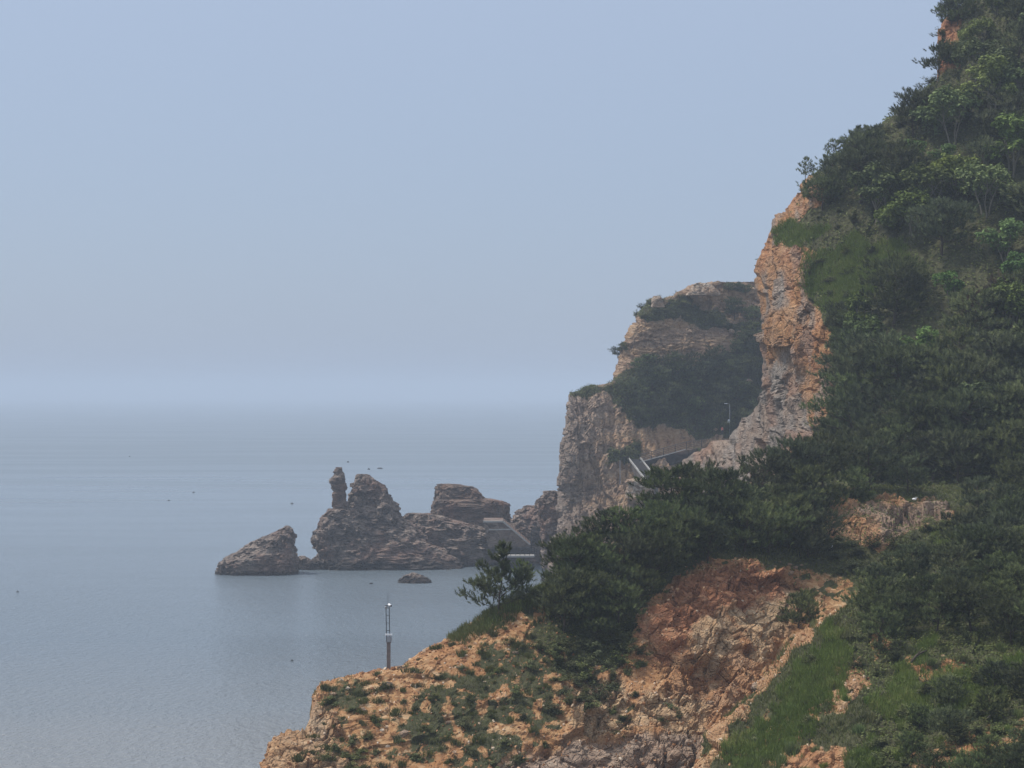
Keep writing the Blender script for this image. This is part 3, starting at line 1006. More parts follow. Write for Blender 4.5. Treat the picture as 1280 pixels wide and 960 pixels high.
def blades(P, N, h, w, tint, rng, lean=.35):
    """one curved blade of two faces at each point"""
    n = len(P)
    up = N * .35 + np.array([0, 0, 1.])
    up = up + rng.normal(size=(n, 3)) * lean
    up /= np.linalg.norm(up, axis=1, keepdims=True)
    side = np.cross(up, rng.normal(size=(n, 3)))
    side /= np.linalg.norm(side, axis=1, keepdims=True) + 1e-9
    bend = np.cross(side, up) * (h * rng.uniform(-.3, .3, n))[:, None]
    s = side * (w / 2)[:, None]
    b = P - N * .03
    mid = b + up * (h * .55)[:, None] + bend * .3
    tip = b + up * h[:, None] + bend
    V = np.stack([b - s, b + s, mid + s * .7, tip, mid - s * .7], 1).reshape(-1, 3)
    i = np.arange(n)[:, None] * 5
    Fq = np.concatenate([i + np.array([[0, 1, 2, 4]]), i + np.array([[4, 2, 3, 3]])])
    q = (i + np.array([[0, 1, 2, 4]]))
    t = (i + np.array([[4, 2, 3]]))
    F3 = np.concatenate([q[:, [0, 1, 2]], q[:, [0, 2, 3]], t])
    return V, F3, np.repeat(tint, 5)


def make_tussock(seed, n=200, h=.36, r=.5, mat='grass'):
    rng = np.random.default_rng(seed)
    P = np.zeros((n, 3))
    a = rng.random(n) * 6.28
    q = rng.random(n) ** .7 * r * (.55 + .45 * np.sin(a * 2 + seed) + .25 * np.sin(a * 3 + 2 * seed))
    P[:, 0], P[:, 1] = np.cos(a) * q, np.sin(a) * q
    N = np.stack([P[:, 0] / r * 1.4, P[:, 1] / r * 1.4, np.ones(n)], 1)
    V, F3, t = blades(P, N, h * rng.uniform(.6, 1.2, n), np.full(n, .04), np.clip(rng.normal(.35, .25, n), 0, 1), rng, .25)
    return mesh_np('tussock', V, F3, dict(tint=t), False, [M[mat]])


PINES = [make_pine(k, h=rnd[0], spread=rnd[1], low=rnd[2], flat=rnd[3], nlimb=rnd[4], lean=rnd[5]) for k, rnd in enumerate(
    [(5.6, 2.9, .2, 1, 19, .10), (5.0, 3.2, .18, .8, 18, .18), (6.2, 2.6, .25, 1.2, 22, .06), (4.4, 2.9, .12, .8, 17, .2), (5.4, 2.6, .3, 1, 16, .12), (6.0, 3.3, .28, .9, 22, .15)])]
YOUNG = [make_pine(40, h=5.6, spread=2.5, low=.04, nlimb=26, lean=.06, young=True, dens=1.15, gap=.5), make_pine(41, h=5.6, spread=2.3, low=.08, nlimb=20, lean=.05, young=True, dens=.7)]
DEAD = [make_pine(60 + k, h=4.6, spread=2.5, low=.2, nlimb=16, mat='pine_dead', dens=.8) for k in range(2)]
BROADS = [make_broad(80 + k, *rnd) for k, rnd in enumerate([(5.2, 2.6, 15, 3300), (4.4, 2.9, 15, 3300), (5.8, 2.5, 16, 3300), (4.0, 2.3, 12, 2600)])]
BRIGHTS = [make_broad(90 + k, 3.8, 1.9, 11, 2300, .34, 'bright') for k in range(2)]
SHRUBS = [make_shrub(100 + k, .9 + .15 * k, .95 - .05 * k) for k in range(4)]
TUSSOCKS = [make_tussock(110 + k) for k in range(4)]


def plant(kind, proto, pos, scale, label, cat, group=None, rz=None, sq=1.0, sink=.15, tilt=0.0):
    """a thing with its trunk and crown (copies share the meshes)"""
    o = bpy.data.objects.new(kind, None)
    o.empty_display_size = .2
    COL.objects.link(o)
    o.location = (pos[0], pos[1], pos[2] - sink)
    o.rotation_euler = (0, tilt, random.uniform(0, 6.28) if rz is None else rz)
    o.scale = (scale, scale, scale * sq)
    tag(o, label, cat, group)
    for part, me in zip(('trunk', 'crown') if cat == 'tree' else ('stem', 'foliage'), proto):
        c = bpy.data.objects.new(part, me)
        COL.objects.link(c)
        c.parent = o
    return o


def poisson(polys, spacing, seed, tries=6000, avoid=(), jitter=None):
    rng = np.random.default_rng(seed)
    allp = np.concatenate([np.array(p, float) for p in polys])
    lo, hi = allp.min(0), allp.max(0)
    c = rng.uniform(lo, hi, (tries, 2))
    ok = np.zeros(tries, bool)
    for p in polys:
        ok |= sdf_poly(c[:, 0], c[:, 1], p) < 0
    for p in avoid:
        ok &= sdf_poly(c[:, 0], c[:, 1], p) > 0
    out = []
    for q in c[ok]:
        s = spacing(q) if callable(spacing) else spacing
        if all((q[0] - o[0]) ** 2 + ((q[1] - o[1]) * 1.25) ** 2 > s * s for o in out):
            out.append(q)
    return np.array(out)


# --- trees on the steep hill
hill_wood = [[(1215, -80), (1400, -80), (1400, 610), (1070, 615), (1050, 575), (1072, 505), (1072, 445), (1062, 400), (1098, 380), (1152, 342), (1150, 302), (1050, 272), (1018, 258), (1040, 232), (1088, 190), (1140, 140), (1195, 108), (1192, 30)]]
nat = np.random.default_rng(5)
bright_spots = [(1150, 432), (1255, 300), (1190, 350), (1270, 330)]
for q in poisson(hill_wood, lambda q: 38 if q[1] < 300 and q[0] > 1110 else 32, 1):
    if q[0] > 1395 or min((q[0] - a) ** 2 + (q[1] - b - 15) ** 2 for a, b in bright_spots) < 42 ** 2:
        continue
    p, n = L3.at(*q)
    u = nat.random()
    broadness = .75 if q[1] < 300 and q[0] > 1090 else (.3 if q[1] < 300 else .10)
    dead = 1170 < q[0] < 1270 and 355 < q[1] < 440 and u > .4
    s = nat.uniform(.75, 1.12) * (.62 if q[0] - np.interp(q[1], *zip(*left_hill)) < 55 else 1)
    if dead:
        plant('pine_tree', DEAD[nat.integers(2)], p, s, 'withered brown pine among green trees on the middle of the steep hill', 'tree', 'withered pines on the hill')
    elif u < broadness and q[1] < 360 and nat.random() < .16:
        plant('broadleaf_tree', BRIGHTS[nat.integers(2)], p, s * 1.15, 'lighter yellow green tree among darker leafy trees high on the steep hill', 'tree', 'yellow green trees high on the steep hill')
    elif u < broadness:
        plant('broadleaf_tree', BROADS[nat.integers(4)], p, s * (1.35 if q[1] < 300 else 1.1), 'leafy green tree in the dense wood high on the steep hill' if q[1] < 300 else 'leafy tree among dark pines lower on the steep hill', 'tree',
              'leafy trees high on the steep hill' if q[1] < 300 else 'leafy trees lower on the steep hill')
    else:
        plant('pine_tree', PINES[nat.integers(6)], p, s * 1.15, 'dark pine among leafy trees high on the steep hill' if q[1] < 300 else 'dark pine in the dense stand beside and below the orange cliff', 'tree',
              'pines high on the steep hill' if q[1] < 300 else 'pines in the dense stand by the orange cliff')
for (x, y), s, lab in zip(bright_spots, (1.25, 1.35, .95, 1.05), ('bright fresh green tree alone amid dark pines right of the orange cliff', 'largest bright green tree near the right edge of the wooded hill', 'small bright green tree beside the withered pines on the hill', 'bright green tree just below the largest bright green one')):
    p, n = L3.at(x, y + 30)
    plant('broadleaf_tree', BRIGHTS[nat.integers(2)], p, s, lab, 'tree')
for x, y, s, lab in [(1008, 228, .55, 'small spiky pine alone on the skyline above the orange cliff'), (1180, 95, .85, 'ragged pine leaning out from the red rock near the top of the hill'), (1200, 32, .8, 'dark pine on the skyline above the red rock'),
                     (1040, 205, .6, 'stunted spiky pine on the skyline brow beside the small lone one'), (1068, 185, .62, 'stunted spiky pine on the skyline higher up the brow')]:
    p, n = L3.at(x, y)
    plant('pine_tree', YOUNG[nat.integers(2)] if s < .7 else PINES[3], p, s, lab, 'tree', sink=.1)

# --- pines of the foreground ridge
ridge_wood = [[(690, 760), (700, 730), (760, 690), (860, 650), (960, 632), (1060, 612), (1150, 610), (1150, 625), (1040, 632), (1025, 670), (1015, 700), (900, 700), (840, 715), (795, 760), (760, 800), (700, 790)]]
for q in poisson(ridge_wood, 27, 2):
    p, n = L1.at(*q)
    plant('pine_tree', PINES[nat.integers(6)], p, nat.uniform(.62, .95) * (.82 if q[0] < 830 else 1), 'dark pine in the thick row along the crest of the orange headland', 'tree', 'pines along the crest of the headland')
for q in poisson([[(1215, 625), (1400, 615), (1400, 720), (1215, 730), (1205, 690)]], 30, 3):
    if q[0] < 1395:
        p, n = L1.at(*q)
        if sdf_poly(q[:1], q[1:], [(1150, 700), (1160, 670), (1190, 655), (1210, 660), (1200, 690)])[0] > 6:
            plant('pine_tree', PINES[nat.integers(6)], p, nat.uniform(.55, .85), 'dark pine below the bare rock patch at the foot of the hill', 'tree', 'pines below the bare rock patch')
p, n = L1.at(622, 766)
plant('pine_tree', YOUNG[0], p, .97, 'open young pine alone at the edge of the headland against the sea', 'tree', rz=1.2, sink=.1)
p, n = L1.at(650, 752)
plant('pine_tree', YOUNG[1], p, .62, 'low spreading young pine between the lone young pine and the pine row', 'tree', rz=2.0, sink=.1)
p, n = L1.at(1000, 785)
plant('pine_tree', PINES[3], p, .62, 'low dark pine tucked between the orange scar and the grassy spur', 'tree', rz=.4)

for q in poisson([[(1050, 398), (1066, 398), (1084, 445), (1084, 505), (1060, 580), (1040, 560), (1052, 505), (1052, 440), (1036, 400)]], 17, 9):
    p, n = L3.at(*q)
    plant('pine_tree', PINES[nat.integers(6)], p, nat.uniform(.36, .5), 'stunted dark pine clinging to the brink right beside the orange cliff face', 'tree', 'stunted pines along the brink of the orange cliff')

# --- small pines and bushes on the near spur
spur_wood = [[(1075, 760), (1110, 742), (1200, 715), (1400, 685), (1400, 820), (1180, 800), (1100, 820), (1070, 790)], [(1085, 900), (1100, 860), (1140, 900), (1340, 905), (1340, 1010), (1190, 1010), (1090, 1000)]]
for q in poisson([spur_wood[0]], 31, 4):
    if q[0] < 1395:
        p, n = L2.at(*q)
        plant('pine_tree', PINES[nat.integers(6)], p, nat.uniform(.42, .62), 'dark low pine on the upper part of the near grassy spur', 'tree', 'pines on the near grassy spur')

for q in poisson([[(1170, 862), (1390, 850), (1390, 985), (1120, 985), (1130, 915)]], 44, 8):
    p, n = L2.at(*q)
    plant('pine_tree', PINES[nat.integers(6)], p, nat.uniform(.26, .42), 'dwarf dark pine among the bushes low on the near spur', 'tree', 'dwarf pines low on the near spur')

# --- far headland
far_wood = [[(800, 470), (850, 468), (890, 455), (920, 442), (985, 405), (985, 540), (905, 545), (840, 530), (800, 535), (785, 505)], [(900, 400), (940, 398), (940, 412)]]
for q in poisson(far_wood, 15, 6):
    p, n = L4.at(*q)
    top = q[1] < 415
    plant('pine_tree', PINES[nat.integers(6)], p, nat.uniform(.6, .95), 'small hazy pine on the summit ledges of the far headland' if top else 'hazy pine in the wooded hollow of the far headland', 'tree',
          'pines on the summit of the far headland' if top else 'pines in the hollow of the far headland')
for q in [(910, 366), (922, 365), (932, 367), (778, 440), (772, 446)]:
    p, n = L4.at(*q)
    plant('pine_tree', PINES[3], p, .45, 'stunted pine on the skyline of the far headland', 'tree', 'stunted skyline pines of the far headland')


# ------------------------------------------------------------------ shrubs and tussocks, each its own
def bushes(L, polys, spacing, seed, lo, hi, label, group, avoid=()):
    r = np.random.default_rng(seed)
    for q in poisson(polys, spacing, seed, 4000, avoid):
        if q[0] > 1345 or q[1] > 985:
            continue
        p, n = L.at(*q)
        o = plant('shrub', SHRUBS[r.integers(4)], p, r.uniform(lo, hi), label, 'shrub', group, sink=.08, sq=r.uniform(.55, .95))
        o.scale.x *= r.uniform(.8, 1.9)
        o.rotation_euler.y = r.uniform(-.25, .25)


bushes(L1, [grass_zones[0], grass_zones[4]], 29, 21, .4, .9, 'dark green low bush on the orange scree slope of the headland', 'bushes on the orange scree slope')
bushes(L1, [grass_zones[3]], 20, 22, .45, .8, 'dark bush by the tip of the headland below the camera mast', 'bushes at the tip of the headland')
bushes(L1, [[(700, 790), (790, 790), (800, 830), (720, 900), (690, 850)]], 15, 23, .7, 1.3, 'dark bush in the shade under the pine row beside the orange scar', 'bushes under the pine row')
bushes(L1, [[(765, 880), (795, 860), (800, 905), (770, 915)], [(820, 880), (850, 870), (850, 895), (825, 900)], [(400, 945), (470, 900), (470, 950), (420, 990)]], 16, 24, .5, .9, 'small dark bush on bare rock at the foot of the orange scar', 'bushes at the foot of the scar')
bushes(L1, [[(1045, 680), (1110, 690), (1150, 665), (1210, 640), (1250, 650), (1150, 720), (1030, 715)]], 18, 25, .8, 1.5, 'dull green bush around the bare rock patch at the foot of the hill', 'bushes around the bare rock patch')
bushes(L2, [[(1180, 845), (1310, 850), (1310, 1000), (1080, 1000), (1085, 905), (1130, 890)]], 23, 26, .5, 1.2, 'dark bush low on the near grassy spur', 'bushes low on the near spur')
bushes(L2, [[(1075, 770), (1310, 760), (1310, 810), (1190, 812), (1150, 800), (1095, 850), (1070, 840)]], 25, 27, .5, 1.1, 'dark bush above the bright grass of the near spur', 'bushes above the bright grass of the spur')
bushes(L3, [[(1010, 240), (1100, 282), (1130, 290), (1110, 300), (1020, 280)], [(1010, 545), (1045, 500), (1060, 560), (1000, 590)], [(1015, 330), (1060, 305), (1120, 310), (1090, 360), (1040, 380)]], 20, 28, .6, 1.3, 'dull green bush on the steep turf beside the top of the orange cliff', 'bushes beside the orange cliff')
bushes(L4, [far_green[1], far_green[3], far_green[4]], 11, 29, 1.0, 1.8, 'hazy bush on the ledges of the far headland', 'bushes on the far headland')

bushes(L3, [[(1030, 398), (1056, 398), (1068, 445), (1068, 505), (1045, 575), (1035, 560), (1046, 505), (1046, 445), (1032, 400)]], 16, 34, .8, 1.5, 'dark bush clinging to the brink right beside the orange cliff face', 'bushes along the brink of the orange cliff')
bushes(L3, [[(1200, 0), (1185, 40), (1200, 110), (1150, 140), (1095, 190), (1040, 235), (1015, 262), (1005, 250), (1085, 172), (1140, 122), (1180, 90), (1180, 30)]], 21, 35, .9, 1.7, 'green bush on the skyline of the steep hill', 'bushes on the skyline of the steep hill')
bushes(L2, [[(930, 930), (1000, 840), (1060, 770), (1080, 800), (1060, 900), (1000, 990), (930, 990)]], 34, 36, .35, .8, 'small dark bush on the grassy left flank of the near spur', 'bushes on the left flank of the near spur')
tr = np.random.default_rng(77)
for q in poisson([[(400, 855), (480, 842), (560, 800), (640, 755), (690, 735), (700, 800), (690, 900), (640, 950), (420, 960), (350, 940), (400, 910)]], 17, 31):
    p, n = L1.at(*q)
    o = link('grass_tussock', TUSSOCKS[tr.integers(4)])
    o.location = p - n * .05
    o.rotation_euler = (0, 0, tr.uniform(0, 6.28))
    s = tr.uniform(.4, 1.5)
    o.scale = (s, s * tr.uniform(.6, 1.5), s * tr.uniform(.7, 1.1))
    tag(o, 'tuft of grass growing in the orange scree of the headland', 'grass tuft', 'grass tufts in the orange scree')

# ------------------------------------------------------------------ grass, undergrowth and rubble nobody could count
def grass_obj(name, parts, mat, seed):
    rng = np.random.default_rng(seed)
    V, Fc, T, k = [], [], [], 0
    for L, n, mask, h, w in parts:
        P, N = L.scatter(n, mask, rng)
        cl = fbm(P / .8, 2, seed)
        v, f, t = blades(P, N, h * np.clip(1 + .5 * cl + rng.normal(size=n) * .2, .3, 2), np.full(n, w), np.clip(.36 + .22 * cl + .55 * fbm(P / 4.5, 3, seed + 2) + rng.normal(size=n) * .16, 0, 1), rng)
        V.append(v)
        Fc.append(f + k)
        T.append(t)
        k += len(v)
    o = link(name, mesh_np(name, np.concatenate(V), np.concatenate(Fc), dict(tint=np.concatenate(T)), False, [M[mat]]))
    return tag(o, kind='stuff')


def zmask(L, polys, soft=6, wob=8, seed=1):
    return zone(L.px, L.py, polys, soft, wob, 16, seed)


spur_brush = zmask(L2, [[(1065, 745), (1345, 680), (1345, 1050), (1080, 1050), (1060, 960), (1085, 880), (1060, 800)]], 10, 12)
m1 = L1.attrs['veg'] ** 1.5
o = grass_obj('grass', [(L1, 56000, m1, .3, .042), (L1, 9000, zmask(L1, [[(560, 800), (640, 745), (690, 722), (700, 750), (650, 765), (600, 790)]]), .45, .045),
                        (L2, 56000, L2.attrs['veg'] * (1 - .8 * spur_brush), .34, .045), (L4, 9000, L4.attrs['veg'] * (L4.px < 1020), .5, .12)], 'grass', 201)
tag(o, 'dull green grass growing over the slopes of the headland', 'grass')
bright1 = zmask(L1, [[(1145, 695), (1170, 665), (1200, 652), (1205, 672), (1180, 695)], [(1240, 650), (1275, 600), (1330, 590), (1330, 640)], [(600, 785), (650, 748), (690, 728), (690, 745), (640, 768)]], 5, 5)
bright2 = zmask(L2, [[(1092, 872), (1158, 798), (1166, 806), (1140, 838), (1118, 870)], [(1100, 882), (1180, 838), (1330, 815), (1330, 838), (1200, 862), (1120, 892)], [(1120, 895), (1180, 872), (1245, 865), (1240, 880), (1150, 900)], [(905, 945), (960, 900), (1020, 850), (1050, 860), (980, 950), (920, 980)], [(955, 895), (1000, 832), (1040, 785), (1060, 792), (1045, 850), (1000, 905)], [(1060, 950), (1090, 920), (1110, 960), (1070, 1000)]], 6, 10)
bright3 = zmask(L3, [[(1005, 360), (1015, 312), (1060, 295), (1125, 300), (1140, 335), (1090, 372), (1045, 395), (1025, 385)], [(962, 300), (985, 280), (1030, 285), (1010, 305)]], 6, 8)
tm = [make_tussock(120 + k, 220, .55, .4, 'meadow') for k in range(3)]
for q in poisson([[(1080, 880), (1160, 800), (1310, 790), (1310, 900), (1100, 960), (940, 985), (960, 900), (1020, 830)]], 24, 37):
    p, n = L2.at(*q)
    o = link('grass_tussock', tm[tr.integers(3)] if tr.random() < .6 else TUSSOCKS[tr.integers(4)])
    o.location = p - n * .05
    o.rotation_euler = (0, 0, tr.uniform(0, 6.28))
    k = tr.uniform(.5, 1.5)
    o.scale = (k, k, k * tr.uniform(.8, 1.3))
    tag(o, 'tall tuft of grass in the sward of the near grassy spur', 'grass tuft', 'grass tufts on the near spur')
o = grass_obj('grass', [(L1, 9000, bright1, .42, .05), (L2, 46000, bright2, .42, .045), (L3, 26000, bright3, .45, .075)], 'meadow', 202)
tag(o, 'bright yellow green grass on the ridges and beside the orange cliff', 'grass')

ur = np.random.default_rng(203)
V, Nn, S = [], [], []
for L, n, mask, hh, lf in [(L3, 37000, L3.attrs['veg'] * (1 - bright3) * (L3.px < 1420) * (L3.py < 660), 1.0, .36), (L1, 14000, zmask(L1, [grass_zones[2]], 8, 8), .5, .22), (L2, 26000, spur_brush, .5, .2), (L4, 9000, L4.attrs['veg'] * (L4.px < 1020), .8, .42)]:
    P, N = L.scatter(n, mask, ur)
    hgt = np.clip(.5 + .9 * fbm(P / 1.6, 3, 5), .05, 1) * hh
    V.append(P + N * .05 + np.array([0, 0, 1.]) * (hgt * ur.random(n))[:, None])
    Nn.append(N * .4 + np.array([0, 0, .7]) + ur.normal(size=(n, 3)) * .5)
    S.append(lf * ur.uniform(.6, 1.3, n))
V, Nn, S = np.concatenate(V), np.concatenate(Nn), np.concatenate(S)
o = link('undergrowth', leaves_mesh('undergrowth', V, Nn, S, np.clip(.35 + .4 * fbm(V / 2, 3, 9) + ur.normal(size=len(V)) * .15, 0, 1), M['shrub'], ur))
tag(o, 'tangled low undergrowth beneath the trees of hill and headland', 'undergrowth', kind='stuff')

for q0, q1, r0, lab, mt in [((1139, 832), (1160, 820), .09, 'dark fallen log lying across the bright grass ridge of the spur', 'bark'), ((1232, 903), (1248, 900), .04, 'pale bare fallen branch among the dark bushes low on the spur', 'pale_bark')]:
    a, _ = L2.at(*q0)
    b, _ = L2.at(*q1)
    o = MB().tube([np.zeros(3) + [0, 0, .2], (b - a) * .35 + [0, 0, .42], (b - a) * .7 + [0, 0, .36], (b - a) + [0, 0, .3]], [r0, r0 * .9, r0 * .75, r0 * .4], 7).tube([(b - a) * .4 + [0, 0, .4], (b - a) * .6 + [.1, -.1, .75]], [r0 * .5, r0 * .2], 5).build('fallen_branch', M[mt], None, True)
    o.location = a
    tag(o, lab, 'branch')

# stones
rr = np.random.default_rng(301)
ico = bmesh.new()
bmesh.ops.create_icosphere(ico, subdivisions=1, radius=1)
IV = np.array([v.co for v in ico.verts])
IF = np.array([[v.index for v in f.verts] for f in ico.faces])
ico.free()
stone_mask = (1 - L1.attrs['veg']) * (1 - .75 * L1.attrs['rock']) * (L1.px < 960)
n = 7500
P, N = L1.scatter(n, stone_mask, rr)
P2, N2 = L2.scatter(1800, (1 - L2.attrs['veg']), rr)
P = np.concatenate([P, P2])
n = len(P)
sz = .035 + .10 * rr.random(n) ** 4 + .03 * rr.random(n)
sh = rr.uniform(.6, 1.3, (n, 1, 3)) * (1 + .28 * rr.normal(size=(n, len(IV), 1)))
R = frames(rr.normal(size=(n, 3)), rr)
v = np.einsum('nij,nmj->nmi', R, IV[None] * sh) * sz[:, None, None] + P[:, None]
fi = (np.arange(n)[:, None, None] * len(IV) + IF[None]).reshape(-1, 3)


def gravel_material():
    t = NT('loose_scree')
    c = t.ramp(t.attr('tint'), [(0, (0.20, 0.09, 0.04)), (.45, (0.36, 0.18, 0.085)), (.75, (0.44, 0.27, 0.15)), (1, (0.55, 0.45, 0.34))])
    return t.done(c, .9, t.bump(t.noise(9, 4), .5, .03))


o = link('gravel', mesh_np('gravel', v.reshape(-1, 3), fi, dict(tint=np.repeat(rr.random(n) ** 1.4, len(IV))), False, [gravel_material()]))
tag(o, 'loose orange scree stones strewn over the headland slope', 'scree', kind='stuff')


def boulder(px, py, w, L, label, group=None, mat='boulder', seed=0):
    p, nrm = L.at(px, py)
    r = np.random.default_rng(seed + int(px))
    bm = bmesh.new()
    bmesh.ops.create_icosphere(bm, subdivisions=4, radius=1)
    v = np.array([q.co for q in bm.verts])
    d = blocky(v * 1.3 + seed * 3.1, seed) * .28 + .12 * fbm(v * 2.5, 3, seed)
    v = v * (1 + d)[:, None] * np.array([1, r.uniform(.6, .9), r.uniform(.45, .7)]) * w / 2
    a = r.uniform(-.35, .35)
    for q, c in zip(bm.verts, v):
        q.co = (c[0] * math.cos(a) - c[2] * math.sin(a), c[1], c[0] * math.sin(a) + c[2] * math.cos(a))
    me = bpy.data.meshes.new('boulder')
    bm.to_mesh(me)
    bm.free()
    me.materials.append(M[mat])
    o = link('boulder', me)
    o.location = p + np.array([0, 0, .12 * w])
    o.rotation_euler = (0, 0, r.uniform(-.6, .6))
    return tag(o, label, 'boulder', group)


for x, y, w, L, lab in [(484, 856, .75, L1, 'pinkish boulder on the scree just below the camera mast'), (505, 920, .75, L1, 'pale boulder among dark bushes low on the scree slope'), (644, 817, .45, L1, 'white stone lying in the grass halfway up the scree slope'),
                        (560, 902, .35, L1, 'small white stone in the grass of the scree slope'), (455, 890, .5, L1, 'flat tan stone on the scree left of the bushes'), (893, 871, .55, L1, 'grey boulder at the foot of the orange scar'),
                        (500, 834, .45, L1, 'tan stone on the skyline right of the camera mast'), (415, 868, .6, L1, 'tan boulder at the very tip of the headland'), (940, 855, 1.2, L2, 'grey lichened boulder on the edge of the grassy spur')]:
    boulder(x, y, w, L, lab, seed=int(x))
for i, (x, y) in enumerate([(975, 705), (985, 708), (995, 710), (1003, 707), (968, 709), (990, 714)]):
    boulder(x, y, .3 + .12 * (i % 3), L1, 'small whitish stone on the dark ledge above the orange scar', 'whitish stones above the orange scar', seed=i + 40)
for i, (x, y) in enumerate([(880, 380), (905, 405), (915, 415), (893, 540), (836, 505), (796, 520), (855, 545), (903, 412), (935, 478)]):
    boulder(x, y, .9 + .35 * (i % 3), L4, 'pale boulder among bushes on the far headland', 'pale boulders on the far headland', seed=i + 60)

# ------------------------------------------------------------------ litter
def bag(px, py, lab):
    p, nrm = L1.at(px, py)
    bm = bmesh.new()
    bmesh.ops.create_icosphere(bm, subdivisions=3, radius=1)
    v = np.array([q.co for q in bm.verts])
    d = 1 + .3 * fbm(v * 2.2 + px, 3, int(px))
    for q, c in zip(bm.verts, v * d[:, None] * np.array([.19, .15, .12])):
        q.co = c
    bmesh.ops.create_cone(bm, segments=7, radius1=.05, radius2=.12, depth=.16, cap_ends=False, matrix=__import__('mathutils').Matrix.Translation((.2, 0, .12)))
    me = bpy.data.meshes.new('litter_bag')
    bm.to_mesh(me)
    bm.free()
    me.materials.append(M['white_cloth'])
    o = link('litter_bag', me)
    o.location = p + np.array([0, -.3, .3])
    tag(o, lab, 'litter')


bag(1143, 628, 'white litter bag on bare ground right of the rock patch')
bag(1036, 690, 'white scrap of litter below the bare rock patch')

# ------------------------------------------------------------------ camera mast on the tip of the headland
p, _ = L1.at(486, 838)
sc_m = p[1] / F
root = empty('camera_mast', p, 'slim surveillance camera mast of two rails on a dark column at the headland tip', 'mast')
z0, z1, z2, z3 = -.6, 33 * sc_m, 79 * sc_m, 97 * sc_m
MB().box((0, 0, (z0 + z1) / 2), (.27, .27, z1 - z0)).box((0, 0, z1 + .02), (.34, .34, .05)).build('column', M['column'], root)
for s in (-1, 1):
    MB().bar((s * .12 - .03, 0, z1 + .045), (s * .12 - .08, 0, z2), .055, .055).build('rail', M['dark_steel'], root)
m = MB()
for k in range(5):
    z = z1 + .35 + (z2 - z1 - .5) * k / 4
    m.bar((-.15, 0, z), (.08, 0, z), .035, .035)
m.build('rungs', M['dark_steel'], root)
MB().box((.02, -.16, z1 + .62), (.52, .16, .1)).build('shelf', M['white'], root)
MB().box((.05, -.16, z1 + .28), (.36, .2, .42)).build('control_box', M['grey_steel'], root)
c = MB().tube([(.02, -.1, z2 + .12), (.2, -.38, z2 + .05)], [.09, .09], 10).build('camera', M['white'], root, True)
MB().tube([(.2, -.38, z2 + .05), (.215, -.405, z2 + .045)], [.075, .07], 10).build('lens', M['black'], c)
MB().bar((-.25, 0, z2 + .02), (.15, 0, z2 + .02), .06, .06).build('bracket', M['dark_steel'], root)
d = MB().tube([(-.19, -.05, z2 - .16), (-.19, -.05, z2 - .02)], [.09, .11], 10).build('dome_camera', M['grey_steel'], root, True)
MB().tube([(-.05, 0, z2 + .05), (-.05, 0, z3)], [.016, .01], 6).build('antenna', M['dark_steel'], root)

# ------------------------------------------------------------------ stairs on the far headland
def rail_fence(name, pts, h, label, mat, posts=6, wires=3, parent=None):
    root = empty(name, pts[0], label, 'railing')
    o = np.array(pts[0])
    P = [np.array(q) - o for q in pts]
    top = MB()
    for a, b in zip(P, P[1:]):
        top.bar(a + [0, 0, h], b + [0, 0, h], .12, .14)
    top.build('handrail', mat, root)
    m = MB()
    for a, b in zip(P, P[1:]):
        for k in range(1, wires + 1):
            m.bar(a + [0, 0, h * k / (wires + 1)], b + [0, 0, h * k / (wires + 1)], .05, .06)
    m.build('rails', M['dark_steel'], root)
    seg = [np.linalg.norm(b - a) for a, b in zip(P, P[1:])]
    tot = sum(seg)
    for k in range(posts):
        s = tot * k / (posts - 1)
        i = 0
        while i < len(seg) - 1 and s > seg[i]:
            s -= seg[i]
            i += 1
        q = P[i] + (P[i + 1] - P[i]) * min(1, s / seg[i])
        MB().bar(q - [0, 0, .6], q + [0, 0, h + .1], .11, .11).build('post', M['dark_steel'], root)
    return root


YS = 424.0


def flight(a, b, width, n, label):
    """a flight of concrete steps from a (top) down to b"""
    a, b = np.array(a), np.array(b)
    root = empty('stairway', b, label, 'stairs')
    D3 = a - b
    A = np.array([math.hypot(D3[0], D3[1]), 0, D3[2]])
    root.rotation_euler = (0, 0, math.atan2(D3[1], D3[0]))
    prof = []
    for k in range(n):
        t0, t1 = k / n, (k + 1) / n
        z = A[2] * (1 - t0)
        prof += [(A[0] * (1 - t0), z), (A[0] * (1 - t1), z)]
    prof += [(0, 0), (0, -5), (A[0], A[2] - 6)]
    m = MB()
    m.prism(prof, -width / 2, width / 2)
    m.build('steps', M['concrete'], root)
    for s in (-1, 1):
        MB().bar(np.array([A[0], s * (width / 2 + .16), A[2] + .2]), np.array([0, s * (width / 2 + .16), .2]), .28, .34).build('kerb', M['coping'], root)
    return root


flight(W(793, 574, YS - .5), W(816, 603, YS - 7), 2.5, 22, 'steep concrete stairs with two white kerbs descending behind the pine tops')
a, b, c = W(799, 578, YS), W(856, 562, 431), W(895, 556, 442)
rt = empty('walkway', a, 'grey retaining walkway climbing across the far headland above the stairs', 'walkway')
m = MB()
for q0, q1 in ((a - a, b - a), (b - a, c - a)):
    q0, q1 = np.array(q0, float), np.array(q1, float)
    m.bar(q0 - [0, 0, 1.1], q1 - [0, 0, 1.1], 2.2, 2.2)
m.build('retaining_wall', M['block_rock'], rt)
MB().bar((0, -1.05, .06), tuple(np.array(b - a) + [0, -1.05, .06]), .22, .12).build('coping', M['coping'], rt)
rail_fence('railing', [a + [0, -.9, .1], b + [0, -.9, .1], c + [0, -.9, .1]], 1.5, 'long dark railing with brownish handrail along the climbing walkway', M['wood'], 9)
d0 = W(775, 577, YS - 2)
rail_fence('railing', [W(775, 579, YS - 3), W(786, 577, YS - 3)], 1.1, 'short dark railing at the head of the steep stairs', M['dark_steel'], 3)
q = W(775, 620, YS - 5)
